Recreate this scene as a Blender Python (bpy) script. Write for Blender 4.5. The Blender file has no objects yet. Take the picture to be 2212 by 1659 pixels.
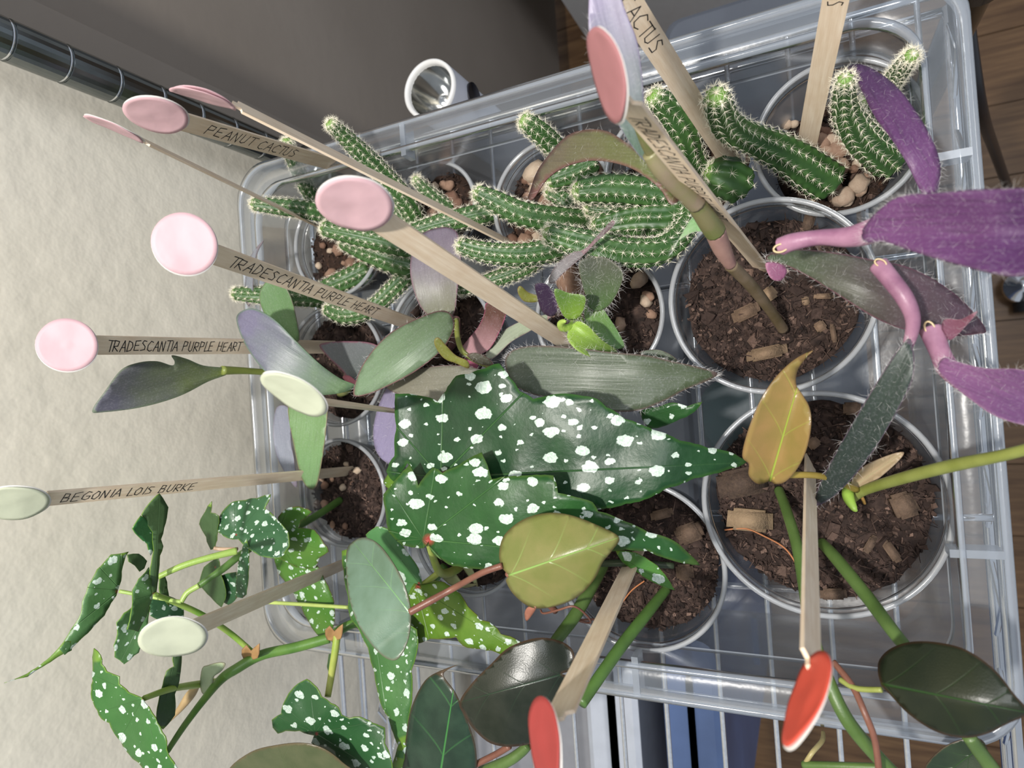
import bpy, bmesh, math, random
from mathutils import Vector, Matrix, noise
from mathutils.geometry import delaunay_2d_cdt
random.seed(7)
S = bpy.context.scene
COL = S.collection
# ---------------------------------------------------------------- camera
F, CX, CY = 1350.0, 1106.0, 829.5
H = 0.47
nz = Vector((634, -29, F)).normalized()
YV = 218.0
vy = Vector((-(F*F-29*YV)/634, YV, F)).normalized()
AZ = -nz
AY = (vy-vy.dot(AZ)*AZ).normalized()
AX = AY.cross(AZ)
CAM = Vector((0, 0, H))
def ray(px, py):
    d = Vector((px-CX, py-CY, F))
    return Vector((d.dot(AX), d.dot(AY), d.dot(AZ)))      # one unit of depth is F
def W(px, py, z):                       # point of the scene at height z seen at this place
    r = ray(px, py); return CAM+r*((z-H)/r.z)
def WY(px, py, y):                      # point at distance y towards the wall
    r = ray(px, py); return CAM+r*(y/r.y)
def WD(px, py, depth):
    return CAM+ray(px, py)*(depth/F)
def mpp(p):                             # metres per photo pixel at p
    q = p-CAM; cam = q.x*AX+q.y*AY+q.z*AZ; return cam.z/F
cd = bpy.data.cameras.new('camera'); cam = bpy.data.objects.new('camera', cd); COL.objects.link(cam)
R3 = Matrix(((AX.x, AX.y, AX.z), (AY.x, AY.y, AY.z), (AZ.x, AZ.y, AZ.z)))   # photo camera -> world
right, down, fwd = R3 @ Vector((1, 0, 0)), R3 @ Vector((0, 1, 0)), R3 @ Vector((0, 0, 1))
M = Matrix((right, -down, -fwd)).transposed().to_4x4(); M.translation = CAM
cam.matrix_world = M
cd.sensor_width = 36; cd.lens = F/2212*36; cd.clip_start = .01
cd.dof.use_dof = True; cd.dof.focus_distance = .37; cd.dof.aperture_fstop = 11
S.camera = cam
# ---------------------------------------------------------------- world, lamps, exposure
w = bpy.data.worlds.new('room_light'); S.world = w; w.use_nodes = True
w.node_tree.nodes['Background'].inputs[0].default_value = (.80, .88, 1.0, 1)
w.node_tree.nodes['Background'].inputs[1].default_value = .50
def area(name, loc, target, size, power, col):
    l = bpy.data.lights.new(name, 'AREA'); l.shape = 'DISK'; l.size = size; l.energy = power; l.color = col
    o = bpy.data.objects.new(name, l); COL.objects.link(o); o.location = loc
    o.rotation_euler = (Vector(target)-Vector(loc)).to_track_quat('-Z', 'Y').to_euler(); return o
area('grow_lamp', (-.02, .20, 1.05), (0, .14, 0), .05, 11.5, (1, .96, .90))
area('soft_fill', (.5, -.6, 2.0), (0, .1, 0), 0.7, 15, (.95, .97, 1))  # added soft fill from the room side, not a known lamp
S.view_settings.view_transform = 'Standard'; S.view_settings.look = 'None'
S.view_settings.exposure = 0.0; S.view_settings.gamma = 1
S.view_settings.use_curve_mapping = False
try:
    S.cycles.transparent_max_bounces = 24
except Exception: pass
# ---------------------------------------------------------------- object helpers
def tag(o, label=None, cat=None, group=None, kind=None):
    for k, v in (('label', label), ('category', cat), ('group', group), ('kind', kind)):
        if v: o[k] = v
    return o
def empty(name, loc, label, cat, group=None):
    o = bpy.data.objects.new(name, None); o.empty_display_size = .02; COL.objects.link(o)
    o.location = loc; return tag(o, label, cat, group)
def worldloc(p):
    v = Vector((0, 0, 0))
    while p: v = v+p.location; p = p.parent
    return v
class G:
    def __init__(s): s.v = []; s.f = []; s.c = []
    def add(s, v, f, c=None):
        n = len(s.v); s.v += [Vector(a) for a in v]; s.f += [tuple(i+n for i in a) for a in f]
        s.c += [c if c is not None else 0.5]*len(v)
    def box(s, c, d, rot=None, col=None):
        c = Vector(c); vs = []
        for i in range(8):
            p = Vector(((i & 1)-.5, ((i >> 1) & 1)-.5, ((i >> 2) & 1)-.5))
            p = Vector((p.x*d[0], p.y*d[1], p.z*d[2]))
            vs.append(c+(rot @ p if rot else p))
        s.add(vs, [(0, 2, 3, 1), (4, 5, 7, 6), (0, 1, 5, 4), (2, 6, 7, 3), (0, 4, 6, 2), (1, 3, 7, 5)], col)
    def tube(s, pts, rad, n=10, col=None, caps=True):
        pts = [Vector(p) for p in pts]
        if not hasattr(rad, '__len__'): rad = [rad]*len(pts)
        fr = frames(pts); b = len(s.v)
        for p, r, (t, u, v) in zip(pts, rad, fr):
            for k in range(n):
                a = 2*math.pi*k/n; s.v.append(p+r*(math.cos(a)*u+math.sin(a)*v)); s.c.append(col if col is not None else .5)
        for i in range(len(pts)-1):
            for k in range(n):
                s.f.append((b+i*n+k, b+i*n+(k+1) % n, b+(i+1)*n+(k+1) % n, b+(i+1)*n+k))
        if caps:
            s.f.append(tuple(b+k for k in range(n))[::-1]); s.f.append(tuple(b+(len(pts)-1)*n+k for k in range(n)))
    def lathe(s, prof, c, n=64):
        c = Vector(c); b = len(s.v)
        for r, z in prof:
            for k in range(n):
                a = 2*math.pi*k/n; s.v.append(c+Vector((r*math.cos(a), r*math.sin(a), z))); s.c.append(.5)
        for i in range(len(prof)-1):
            for k in range(n):
                s.f.append((b+i*n+k, b+i*n+(k+1) % n, b+(i+1)*n+(k+1) % n, b+(i+1)*n+k))
    def build(s, name, mat, parent=None, smooth=True, origin=None, attr=False, **kw):
        if parent is not None: o0 = worldloc(parent)
        elif origin is not None: o0 = Vector(origin)
        else:
            xs = [v.x for v in s.v]; ys = [v.y for v in s.v]; zs = [v.z for v in s.v]
            o0 = Vector(((min(xs)+max(xs))/2, (min(ys)+max(ys))/2, min(zs)))
        me = bpy.data.meshes.new(name); me.from_pydata([v-o0 for v in s.v], [], s.f)
        if mat: me.materials.append(mat)
        if smooth: me.polygons.foreach_set('use_smooth', [True]*len(me.polygons))
        if attr:
            a = me.attributes.new('tone', 'FLOAT', 'POINT'); a.data.foreach_set('value', s.c)
        me.update()
        o = bpy.data.objects.new(name, me); COL.objects.link(o)
        if parent is not None: o.parent = parent
        else: o.location = o0
        tag(o, kw.get('label'), kw.get('cat'), kw.get('group'), kw.get('kind'))
        return o
def frames(pts):
    out = []; u = None
    for i, p in enumerate(pts):
        t = (pts[min(i+1, len(pts)-1)]-pts[max(i-1, 0)]).normalized()
        if u is None:
            u = t.cross(Vector((0, 0, 1)))
            if u.length < .1: u = t.cross(Vector((0, 1, 0)))
        u = (u-u.dot(t)*t).normalized(); v = t.cross(u)
        out.append((t, u, v))
    return out
def crom(P, n=8, closed=False):
    P = [Vector(p) for p in P]; out = []; m = len(P)
    for i in range(m if closed else m-1):
        if closed: a, b, c, d = P[(i-1) % m], P[i], P[(i+1) % m], P[(i+2) % m]
        else: a, b, c, d = P[max(i-1, 0)], P[i], P[i+1], P[min(i+2, m-1)]
        for k in range(n):
            t = k/n
            out.append(.5*((2*b)+(c-a)*t+(2*a-5*b+4*c-d)*t*t+(3*b-a-3*c+d)*t**3))
    if not closed: out.append(P[-1])
    return out
# ---------------------------------------------------------------- material helpers
def newmat(name):
    m = bpy.data.materials.new(name); m.use_nodes = True; nt = m.node_tree
    for n in list(nt.nodes): nt.nodes.remove(n)
    return m, nt, nt.nodes, nt.links
def c4(c): return (c[0], c[1], c[2], 1)
def srgb(h):
    h = h.lstrip('#'); v = [int(h[i:i+2], 16)/255 for i in (0, 2, 4)]
    return tuple(x/12.92 if x <= .04045 else ((x+.055)/1.055)**2.4 for x in v)
class N:
    def __init__(s, name):
        s.m, s.nt, s.n, s.l = newmat(name)
        s.out = s.n.new('ShaderNodeOutputMaterial')
    def node(s, t, **kw):
        x = s.n.new(t)
        for k, v in kw.items(): setattr(x, k, v)
        return x
    def set(s, sock, v):
        if hasattr(v, 'is_linked') or isinstance(v, bpy.types.NodeSocket): s.l.new(v, sock)
        elif isinstance(v, (tuple, list)) and len(v) == 3 and sock.type == 'RGBA': sock.default_value = c4(v)
        else: sock.default_value = v
    def math(s, op, a, b=None, c=None, clamp=False):
        x = s.node('ShaderNodeMath', operation=op, use_clamp=clamp); s.set(x.inputs[0], a)
        if b is not None: s.set(x.inputs[1], b)
        if c is not None: s.set(x.inputs[2], c)
        return x.outputs[0]
    def mix(s, f, a, b, bt='MIX'):
        x = s.node('ShaderNodeMix', data_type='RGBA', blend_type=bt); s.set(x.inputs[0], f); s.set(x.inputs[6], a); s.set(x.inputs[7], b); return x.outputs[2]
    def noise(s, vec, scale, detail=4, rough=.55):
        x = s.node('ShaderNodeTexNoise'); x.inputs['Scale'].default_value = scale; x.inputs['Detail'].default_value = detail
        x.inputs['Roughness'].default_value = rough
        if vec: s.l.new(vec, x.inputs['Vector'])
        return x.outputs['Fac']
    def voro(s, vec, scale, feature='F1', out='Distance', rnd=1):
        x = s.node('ShaderNodeTexVoronoi', feature=feature, voronoi_dimensions='2D'); x.inputs['Scale'].default_value = scale; x.inputs['Randomness'].default_value = rnd
        if vec: s.l.new(vec, x.inputs['Vector'])
        return x
    def ramp(s, f, a, b, lo=0, hi=1):
        x = s.node('ShaderNodeMapRange'); s.set(x.inputs[0], f); x.inputs[1].default_value = a; x.inputs[2].default_value = b
        x.inputs[3].default_value = lo; x.inputs[4].default_value = hi; return x.outputs[0]
    def scale(s, vec, xyz):
        x = s.node('ShaderNodeMapping'); s.l.new(vec, x.inputs[0]); x.inputs['Scale'].default_value = xyz; return x.outputs[0]
    def coord(s, k='Object'): return s.node('ShaderNodeTexCoord').outputs[k]
    def bump(s, h, strength=.3, dist=.001):
        x = s.node('ShaderNodeBump'); x.inputs['Strength'].default_value = strength; x.inputs['Distance'].default_value = dist
        s.l.new(h, x.inputs['Height']); return x.outputs[0]
    def bsdf(s, col, rough=.5, spec=.5, metal=0, normal=None, trans=0, coat=0, alpha=None):
        x = s.node('ShaderNodeBsdfPrincipled'); s.set(x.inputs['Base Color'], col); s.set(x.inputs['Roughness'], rough)
        x.inputs['Specular IOR Level'].default_value = spec; x.inputs['Metallic'].default_value = metal
        x.inputs['Coat Weight'].default_value = coat
        if normal: s.l.new(normal, x.inputs['Normal'])
        o = x.outputs[0]
        if trans:
            t = s.node('ShaderNodeBsdfTranslucent'); s.set(t.inputs[0], col)
            mx = s.node('ShaderNodeMixShader'); mx.inputs[0].default_value = trans; s.l.new(o, mx.inputs[1]); s.l.new(t.outputs[0], mx.inputs[2]); o = mx.outputs[0]
        s.l.new(o, s.out.inputs[0]); return s.m
def plain(name, col, rough=.5, metal=0, spec=.5, var=.12, scale=60, bump=0):
    n = N(name); c = n.coord(); f = n.noise(c, scale)
    col2 = n.mix(n.ramp(f, .3, .7), tuple(x*(1-var) for x in col), tuple(min(1, x*(1+var)) for x in col))
    nm = n.bump(f, .4, bump) if bump else None
    return n.bsdf(col2, rough, spec, metal, nm)
def plastic(name, tint, haze, hazecol, rough=.08, gl=1.0):
    n = N(name)
    tr = n.node('ShaderNodeBsdfTransparent'); tr.inputs[0].default_value = c4(tint)
    di = n.node('ShaderNodeBsdfDiffuse'); di.inputs[0].default_value = c4(hazecol)
    tl = n.node('ShaderNodeBsdfTranslucent'); tl.inputs[0].default_value = c4(hazecol)
    g = n.node('ShaderNodeBsdfGlossy'); g.inputs['Roughness'].default_value = rough
    c = n.coord(); sc = n.noise(c, 90, 3)
    n.l.new(n.bump(sc, .12, .002), g.inputs['Normal'])
    m0 = n.node('ShaderNodeMixShader'); m0.inputs[0].default_value = .5; n.l.new(di.outputs[0], m0.inputs[1]); n.l.new(tl.outputs[0], m0.inputs[2])
    m1 = n.node('ShaderNodeMixShader'); m1.inputs[0].default_value = haze; n.l.new(tr.outputs[0], m1.inputs[1]); n.l.new(m0.outputs[0], m1.inputs[2])
    fr = n.node('ShaderNodeFresnel'); fr.inputs[0].default_value = 1.49
    m2 = n.node('ShaderNodeMixShader'); n.l.new(n.math('MULTIPLY', fr.outputs[0], gl, clamp=True), m2.inputs[0])
    n.l.new(m1.outputs[0], m2.inputs[1]); n.l.new(g.outputs[0], m2.inputs[2]); n.l.new(m2.outputs[0], n.out.inputs[0])
    return n.m
MAT = {}
MAT['bin'] = plastic('clear_bin_plastic', (.92, .94, .96), .36, (.40, .44, .49), .26, .5)
MAT['binrim'] = plastic('bin_rim_plastic', (.9, .92, .95), .48, (.60, .65, .72), .18, .9)
MAT['cup'] = plastic('clear_cup_plastic', (.95, .96, .97), .12, (.68, .71, .74), .14, .5)
MAT['frost'] = plastic('frosted_cup_plastic', (.9, .91, .92), .42, (.52, .53, .55), .3, .4)
MAT['cuprim'] = plastic('cup_rim_plastic', (.85, .87, .89), .45, (.90, .92, .95), .12, 1.4)
MAT['chrome'] = plain('chrome_wire', (.75, .76, .78), .12, 1, var=.05)
MAT['darkchrome'] = plain('dark_chrome_post', (.20, .22, .22), .16, 1, var=.2, scale=25)
MAT['wirewhite'] = plain('galvanised_wire', (.72, .74, .77), .25, .85, var=.1, scale=400)
def wall_mat(name, c1, c2, b=.0012):
    n = N(name); c = n.coord(); a = n.noise(c, 55, 3, .5); d = n.noise(c, 4, 2)
    return n.bsdf(n.mix(n.ramp(d, .3, .7), c1, c2), .75, .25, 0, n.bump(n.ramp(a, .3, .7), .35, b))
MAT['wall'] = wall_mat('beige_wall_paint', srgb('#ddd6c5'), srgb('#e0dacc'), .0012)
MAT['taupe'] = wall_mat('taupe_side_wall', srgb('#8d847b'), srgb('#837a71'), .0004)  # taupe tone, darker and smoother than the back wall
def wood_floor():
    n = N('oak_floor'); c = n.scale(n.coord(), (30, 2.0, 4)); a = n.noise(c, 2.5, 6, .6)
    return n.bsdf(n.mix(n.ramp(a, .35, .65), srgb('#5a4029'), srgb('#7d5f40')), .4, .4)
MAT['floor'] = wood_floor()
def stick_mat():
    n = N('birch_stick_wood'); c = n.scale(n.coord(), (25, 420, 420)); a = n.noise(c, 1.5, 5, .65); b = n.noise(n.coord(), 55, 2)
    col = n.mix(n.ramp(a, .3, .7), srgb('#d3bda2'), srgb('#e6d6c0'))
    col = n.mix(n.ramp(b, .45, .75, 0, .22), col, srgb('#bd9a78'))
    return n.bsdf(col, .6, .3, 0, n.bump(a, .3, .0004))
MAT['stick'] = stick_mat()
MAT['ink'] = plain('black_ink', (.012, .012, .016), .45, spec=.3)
def paper(name, col):
    n = N(name); a = n.noise(n.coord(), 60, 3)
    return n.bsdf(n.mix(n.ramp(a, .3, .7), col, tuple(x*.93 for x in col)), .55, .3, 0, n.bump(a, .5, .001), trans=.35)
MAT['pink'] = paper('pink_sticker', srgb('#dfbdc3')); MAT['sage'] = paper('pale_sage_sticker', srgb('#cdd2bc'))
MAT['coral'] = paper('coral_sticker', srgb('#e2614f')); MAT['white'] = paper('white_sticker_back', srgb('#eceae6'))
MAT['shaded_coral'] = paper('shaded_coral_sticker', srgb('#a84542')); MAT['rose'] = paper('shaded_pink_sticker', srgb('#b57f82'))  # coral and pink stickers again, with their shade put into the colour
def tone_mat(name, a, b, c, rough=.85, scale=500, bd=.0008):
    n = N(name); at = n.node('ShaderNodeAttribute', attribute_name='tone'); f = n.noise(n.coord(), scale, 5, .7)
    t = n.math('ADD', n.math('MULTIPLY', at.outputs['Fac'], .7), n.math('MULTIPLY', f, .3))
    r = n.node('ShaderNodeValToRGB'); n.l.new(t, r.inputs[0])
    r.color_ramp.elements[0].position = .2; r.color_ramp.elements[0].color = c4(a)
    r.color_ramp.elements[1].position = .85; r.color_ramp.elements[1].color = c4(c)
    e = r.color_ramp.elements.new(.5); e.color = c4(b)
    return n.bsdf(r.outputs[0], rough, .25, 0, n.bump(f, .8, bd))
MAT['soil'] = tone_mat('dark_peat', srgb('#1c1513'), srgb('#3c2f2a'), srgb('#6b574c'))
MAT['crumb'] = tone_mat('peat_crumbs', srgb('#1c1513'), srgb('#3a2d28'), srgb('#755f54'))
MAT['gritty'] = tone_mat('gritty_cactus_mix', srgb('#19120f'), srgb('#33241c'), srgb('#5f4230'))
MAT['pebble'] = tone_mat('pumice', srgb('#5d4034'), srgb('#8f7462'), srgb('#bfb09c'), .8, 260, .0006)
MAT['chip'] = tone_mat('bark_chip', srgb('#3a302c'), srgb('#75604f'), srgb('#a08a6c'), .8, 500, .0006)
MAT['spine'] = plain('cream_spines', srgb('#efe8d4'), .5)
def hair_mat():
    n = N('fine_white_hair'); b = n.node('ShaderNodeBsdfDiffuse'); b.inputs[0].default_value = (.85, .82, .8, 1)
    t = n.node('ShaderNodeBsdfTransparent'); mx = n.node('ShaderNodeMixShader'); mx.inputs[0].default_value = .40
    n.l.new(t.outputs[0], mx.inputs[1]); n.l.new(b.outputs[0], mx.inputs[2]); n.l.new(mx.outputs[0], n.out.inputs[0]); return n.m
MAT['hair'] = hair_mat()
def cactus_mat():
    n = N('cactus_skin'); u = n.node('ShaderNodeUVMap', uv_map='along').outputs[0]; s = n.node('ShaderNodeSeparateXYZ'); n.l.new(u, s.inputs[0])
    f = n.noise(n.coord(), 70, 3)
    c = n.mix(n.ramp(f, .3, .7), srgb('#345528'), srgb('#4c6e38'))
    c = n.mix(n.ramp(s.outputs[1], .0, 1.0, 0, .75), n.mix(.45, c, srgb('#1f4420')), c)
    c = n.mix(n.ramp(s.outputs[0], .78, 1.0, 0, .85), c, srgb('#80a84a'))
    return n.bsdf(c, .42, .45, 0, None, trans=.06)
MAT['cactus'] = cactus_mat()
# leaf materials: uv 'leaf' = along (0 base .. 1 tip) and across in leaf lengths; uv 'metric' = centimetres
def leaf_uv(n, name):
    u = n.node('ShaderNodeUVMap', uv_map=name).outputs[0]; s = n.node('ShaderNodeSeparateXYZ'); n.l.new(u, s.inputs[0]); return u, s.outputs[0], s.outputs[1]
def edge_fac(n, a, b):
    at = n.node('ShaderNodeAttribute', attribute_name='rim'); return n.ramp(at.outputs['Fac'], a, b)
_lm = {}
def trad_mat(c1, c2, edge, rough=.42, stripes=.35, trans=.18):
    k = ('t', c1, c2, edge, rough, stripes)
    if k in _lm: return _lm[k]
    n = N('striped_fleshy_leaf'); _, s, v = leaf_uv(n, 'leaf'); cb = n.node('ShaderNodeCombineXYZ'); n.set(cb.inputs[0], n.math('MULTIPLY', s, 3.0)); n.set(cb.inputs[1], n.math('MULTIPLY', v, 55.0))
    f = n.noise(cb.outputs[0], 1.0, 3); big = n.noise(n.coord(), 45, 2)
    c = n.mix(n.ramp(n.math('ADD', s, n.math('MULTIPLY', big, .6)), .25, 1.15), srgb(c1), srgb(c2))
    c = n.mix(n.ramp(f, .5, .75, 0, stripes), c, n.mix(.5, c, srgb('#2a2030')))
    sp = n.noise(n.coord(), 900, 2); c = n.mix(n.ramp(sp, .5, .8, 0, .10), c, srgb('#d8d4de'))
    c = n.mix(n.math('MULTIPLY', edge_fac(n, .90, 1.0), .7), c, srgb(edge))
    _lm[k] = n.bsdf(c, rough, .4, 0, n.bump(f, .5, .0006), trans=trans); return _lm[k]
def phil_mat(c1, c2, vein, rough=.33, vs=.8, trans=.2):
    k = ('p', c1, c2, vein, rough)
    if k in _lm: return _lm[k]
    n = N('velvet_heart_leaf'); _, s, v = leaf_uv(n, 'leaf'); av = n.math('ABSOLUTE', v)
    f = n.noise(n.coord(), 60, 3); c = n.mix(n.ramp(f, .35, .7), srgb(c1), srgb(c2))
    w = n.ramp(s, 0, 1, .013, .004)
    mid = n.math('SUBTRACT', 1.0, n.math('DIVIDE', av, w), clamp=True)
    # arched side veins leaving the midrib
    q = n.math('SUBTRACT', s, n.math('MULTIPLY', n.math('POWER', av, .8), .75))
    wv = n.math('ABSOLUTE', n.math('SINE', n.math('MULTIPLY', q, 9.0)))
    side = n.math('MULTIPLY', n.ramp(wv, .0, .11, 1, 0), n.ramp(av, .0, .34, vs*.45, .0))
    fac = n.math('MAXIMUM', n.math('MULTIPLY', mid, vs*1.2), side, clamp=True)
    c = n.mix(fac, c, srgb(vein))
    c = n.mix(n.math('MULTIPLY', edge_fac(n, .9, 1.0), .5), c, srgb('#6a4a38'))
    hgt = n.math('SUBTRACT', n.math('MULTIPLY', n.noise(n.coord(), 1400, 2), .15), fac)
    _lm[k] = n.bsdf(c, rough, .45, 0, n.bump(hgt, .5, .0009), trans=trans); return _lm[k]
def beg_mat(c1, c2, spot=1.0, edge='#7a9a30', dens=1.0, trans=.14):
    k = ('b', c1, c2, spot, edge, dens)
    if k in _lm: return _lm[k]
    n = N('spotted_begonia_leaf'); _, s, v = leaf_uv(n, 'leaf'); m = n.node('ShaderNodeUVMap', uv_map='metric').outputs[0]
    f = n.noise(n.coord(), 50, 3); c = n.mix(n.ramp(f, .3, .7), srgb(c1), srgb(c2))
    ang = n.math('ARCTAN2', v, n.math('ADD', s, .02)); wv = n.math('ABSOLUTE', n.math('SINE', n.math('MULTIPLY', ang, 4.2)))
    rr = n.math('SQRT', n.math('ADD', n.math('MULTIPLY', s, s), n.math('MULTIPLY', v, v)))
    vein = n.math('MULTIPLY', n.ramp(n.math('MULTIPLY', wv, rr), .0, .014, 1, 0), n.ramp(rr, .1, .7, 1, .15))
    c = n.mix(n.math('MULTIPLY', vein, .4), c, srgb('#6d9a5c'))
    c = n.mix(n.math('MULTIPLY', edge_fac(n, .94, 1.0), .6), c, srgb(edge))
    c = n.mix(n.ramp(rr, .008, .026, .9, 0), c, srgb('#a03a3a'))
    wob = n.node('ShaderNodeTexNoise'); wob.inputs['Scale'].default_value = 3.0; n.l.new(m, wob.inputs['Vector'])
    mm = n.node('ShaderNodeVectorMath', operation='MULTIPLY_ADD'); n.l.new(wob.outputs['Color'], mm.inputs[0]); mm.inputs[1].default_value = (.35, .35, 0); n.l.new(n.scale(m, (.78, 1.08, 1)), mm.inputs[2])
    fac = None
    for sc, lo, hi in ((.66*dens, .09, .27), (1.5*dens, -.16, .22)):
        vv = n.voro(mm.outputs[0], sc, rnd=.85); rc = n.node('ShaderNodeSeparateColor'); n.l.new(vv.outputs['Color'], rc.inputs[0])
        r = n.ramp(rc.outputs[0], 0, 1, lo, hi)
        d = n.math('SUBTRACT', r, vv.outputs['Distance']); e = n.ramp(d, 0, .02)
        fac = e if fac is None else n.math('MAXIMUM', fac, e)
    fac = n.math('MULTIPLY', fac, spot, clamp=True)
    c = n.mix(fac, c, n.mix(n.ramp(n.noise(n.coord(), 900, 2), .4, .7), srgb('#a9bdae'), srgb('#d2dcd4')))
    hgt = n.math('SUBTRACT', n.math('MULTIPLY', n.noise(n.coord(), 300, 4), .3), vein)
    _lm[k] = n.bsdf(c, .40, .45, 0, n.bump(hgt, .6, .0012), trans=trans); return _lm[k]
def stem_mat(c1, c2, name='stem_skin', rough=.4):
    k = ('s', c1, c2)
    if k in _lm: return _lm[k]
    n = N(name); f = n.noise(n.coord(), 60, 4); _lm[k] = n.bsdf(n.mix(n.ramp(f, .35, .65), srgb(c1), srgb(c2)), rough, .45, 0, n.bump(n.noise(n.coord(), 900, 3), .3, .0003)); return _lm[k]
# ---------------------------------------------------------------- setting
def struct(name, mat, build):
    g = G(); build(g); return g.build(name, mat, smooth=False, kind='structure')
WALLY = .45
struct('wall_back', MAT['wall'], lambda g: g.box((-1.03, WALLY+.05, .2), (2.54, .1, 2.4)))
struct('wall_side', MAT['taupe'], lambda g: g.box((1.39, WALLY+.10, .2), (2.3, .1, 2.4)))
struct('trim_1', MAT['taupe'], lambda g: g.box((.262, WALLY+.06, .2), (.044, .12, 2.4)))
FZ = -1.15
fl = empty('floor', (0, 0, FZ), None, None); del_keys = [k for k in fl.keys()]
fl['kind'] = 'structure'
plank = None
for i in range(14):
    if plank is None:
        g = G(); g.box((-1.5+.0, -.1, FZ-.01), (.148, 3.2, .02)); plank = g.build('plank', MAT['floor'], fl, smooth=False); o = plank
    else:
        o = plank.copy(); COL.objects.link(o); o.parent = fl
    o.location.x = i*.15+.6-.0; o.location.z = random.uniform(-.001, .001)
g = G(); g.box((0, 0, FZ-.05), (5, 4, .05)); g.build('subfloor', MAT['floor'], fl, smooth=False)
# ---------------------------------------------------------------- wire shelving rack
rack = empty('wire_shelving_rack', (.23, .42, FZ), 'chrome wire shelving rack carrying the clear bin, with grooved post against the wall', 'shelf')
g = G(); prof = []
z = FZ
while z < .9:
    prof += [(.0127, z), (.0127, z+.0292), (.0112, z+.0297), (.0112, z+.0315)]; z += .032
g.lathe(prof, (.232, .42, 0), 28); g.build('post', MAT['darkchrome'], rack, smooth=False)
g = G(); z = FZ+.0305  # bright chrome rings added to stand for glints in the post grooves
while z < .9:
    g.lathe([(.0113, z-.0009), (.0121, z-.0005), (.0121, z+.0005), (.0113, z+.0009)], (.232, .42, 0), 28); z += .032
g.build('groove_glints', MAT['chrome'], rack, kind='stuff')
g = G(); g.lathe([(.0135, -.03), (.0175, -.028), (.019, .006), (.0135, .008)], (.232, .42, 0), 28); g.build('collar', MAT['darkchrome'], rack)
g = G(); g.lathe([(.0127, FZ), (.0127, .02)], (.245, -.118, 0), 24); g.build('post', MAT['darkchrome'], rack)
g = G(); g.lathe([(.0135, -.03), (.0185, -.028), (.020, .012), (.0, .014)], (.245, -.118, 0), 24); g.build('collar', MAT['darkchrome'], rack)
def rod(a, b, r, name, mat): g = G(); n = 14; g.tube([Vector(a).lerp(Vector(b), i/n) for i in range(n+1)], r, 10); return g.build(name, mat, rack)
for zz in (0.0, -.028): rod((-.75, -.1005, zz), (.232, -.1005, zz), .0032, 'frame_rod', MAT['chrome'])
for zz in (-.006, -.034): rod((-.75, .43, zz), (.232, .43, zz), .0032, 'frame_rod', MAT['chrome'])
for zz in (-.006, -.034): rod((.232, -.10, zz), (.232, .43, zz), .0032, 'frame_rod', MAT['chrome'])
for yy in (-.080, -.043, -.004, .036, .0725, .113, .148, .189, .227, .265, .302, .339, .376, .402, .428):
    rod((-.75, yy, -.0055), (.232, yy, -.0055), .0018, 'shelf_wire', MAT['wirewhite'])
for xx in (-.60, -.10, .07):
    rod((xx, -.1, -.009), (xx, .43, -.009), .0024, 'cross_wire', MAT['chrome'])
g = G(); pts = []
for i in range(29): pts.append(Vector((-.75+i*.035, .390, -.008 if i % 2 else -.034)))
g.tube(pts, .0016, 6); g.build('truss_wire', MAT['chrome'], rack, smooth=False)
g = G(); g.tube([p+Vector((.0, -.49, 0)) for p in pts], .0016, 6); g.build('truss_wire', MAT['chrome'], rack, smooth=False)
# things under the shelf
def rbox(g, c, d, r=.01, n=4):
    cx, cy, cz = c; ring = []
    for qx, qy, a0 in ((1, 1, 0), (-1, 1, 90), (-1, -1, 180), (1, -1, 270)):
        for k in range(n+1):
            a = math.radians(a0+90*k/n); ring.append((cx+qx*(d[0]/2-r)+r*math.cos(a), cy+qy*(d[1]/2-r)+r*math.sin(a)))
    return ring
def prism(g, ring, levels, cap_top=True, cap_bot=True):
    n = len(ring); b = len(g.v); cx = sum(p[0] for p in ring)/n; cy = sum(p[1] for p in ring)/n
    for z, off in levels:
        for x, y in ring:
            d = Vector((x-cx, y-cy, 0)); sx = 1 if d.x > 0 else -1; sy = 1 if d.y > 0 else -1
            g.v.append(Vector((x+sx*off, y+sy*off, z))); g.c.append(.5)
    for i in range(len(levels)-1):
        for k in range(n): g.f.append((b+i*n+k, b+i*n+(k+1) % n, b+(i+1)*n+(k+1) % n, b+(i+1)*n+k))
    if cap_bot: g.f.append(tuple(b+k for k in range(n))[::-1])
    if cap_top: g.f.append(tuple(b+(len(levels)-1)*n+k for k in range(n)))
slate = plain('slate_blue_fabric', srgb('#575c66'), .8, var=.12, scale=12)
def storage(name, c, d, z0, z1, mat, label, lidmat=None):
    e = empty(name, (c[0], c[1], z0), label, 'box')
    g = G(); r = rbox(g, (c[0], c[1], 0), d, .02); prism(g, r, [(z0, -.01), (z0+.01, 0), (z1-.012, 0)]); g.build('body', mat, e, smooth=False)
    g = G(); prism(g, r, [(z1-.014, .004), (z1-.004, .006), (z1, 0), (z1-.002, -.02)]); g.build('lid', lidmat or mat, e, smooth=False)
    g = G(); g.box((c[0], c[1]-d[1]/2-.004, (z0+z1)/2), (.08, .01, .02)); g.build('handle', lidmat or mat, e, smooth=False)
    return e
storage('fabric_storage_box', (.14, .035), (.64, .19), FZ, -.36, slate, 'large slate grey storage box standing below the shelf, seen through the clear bin')
storage('storage_box', (.02, .29), (.42, .27), FZ, -.40, plain('mid_grey_plastic', srgb('#7d8087'), .5, var=.06), 'mid grey storage box below the shelf, under the wall end of the clear bin')
storage('storage_box', (-.46, .345), (.40, .16), FZ, -.25, plain('grey_plastic', srgb('#8f9096'), .5, var=.06), 'light grey storage box under the wire shelf beside the wall')
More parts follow.
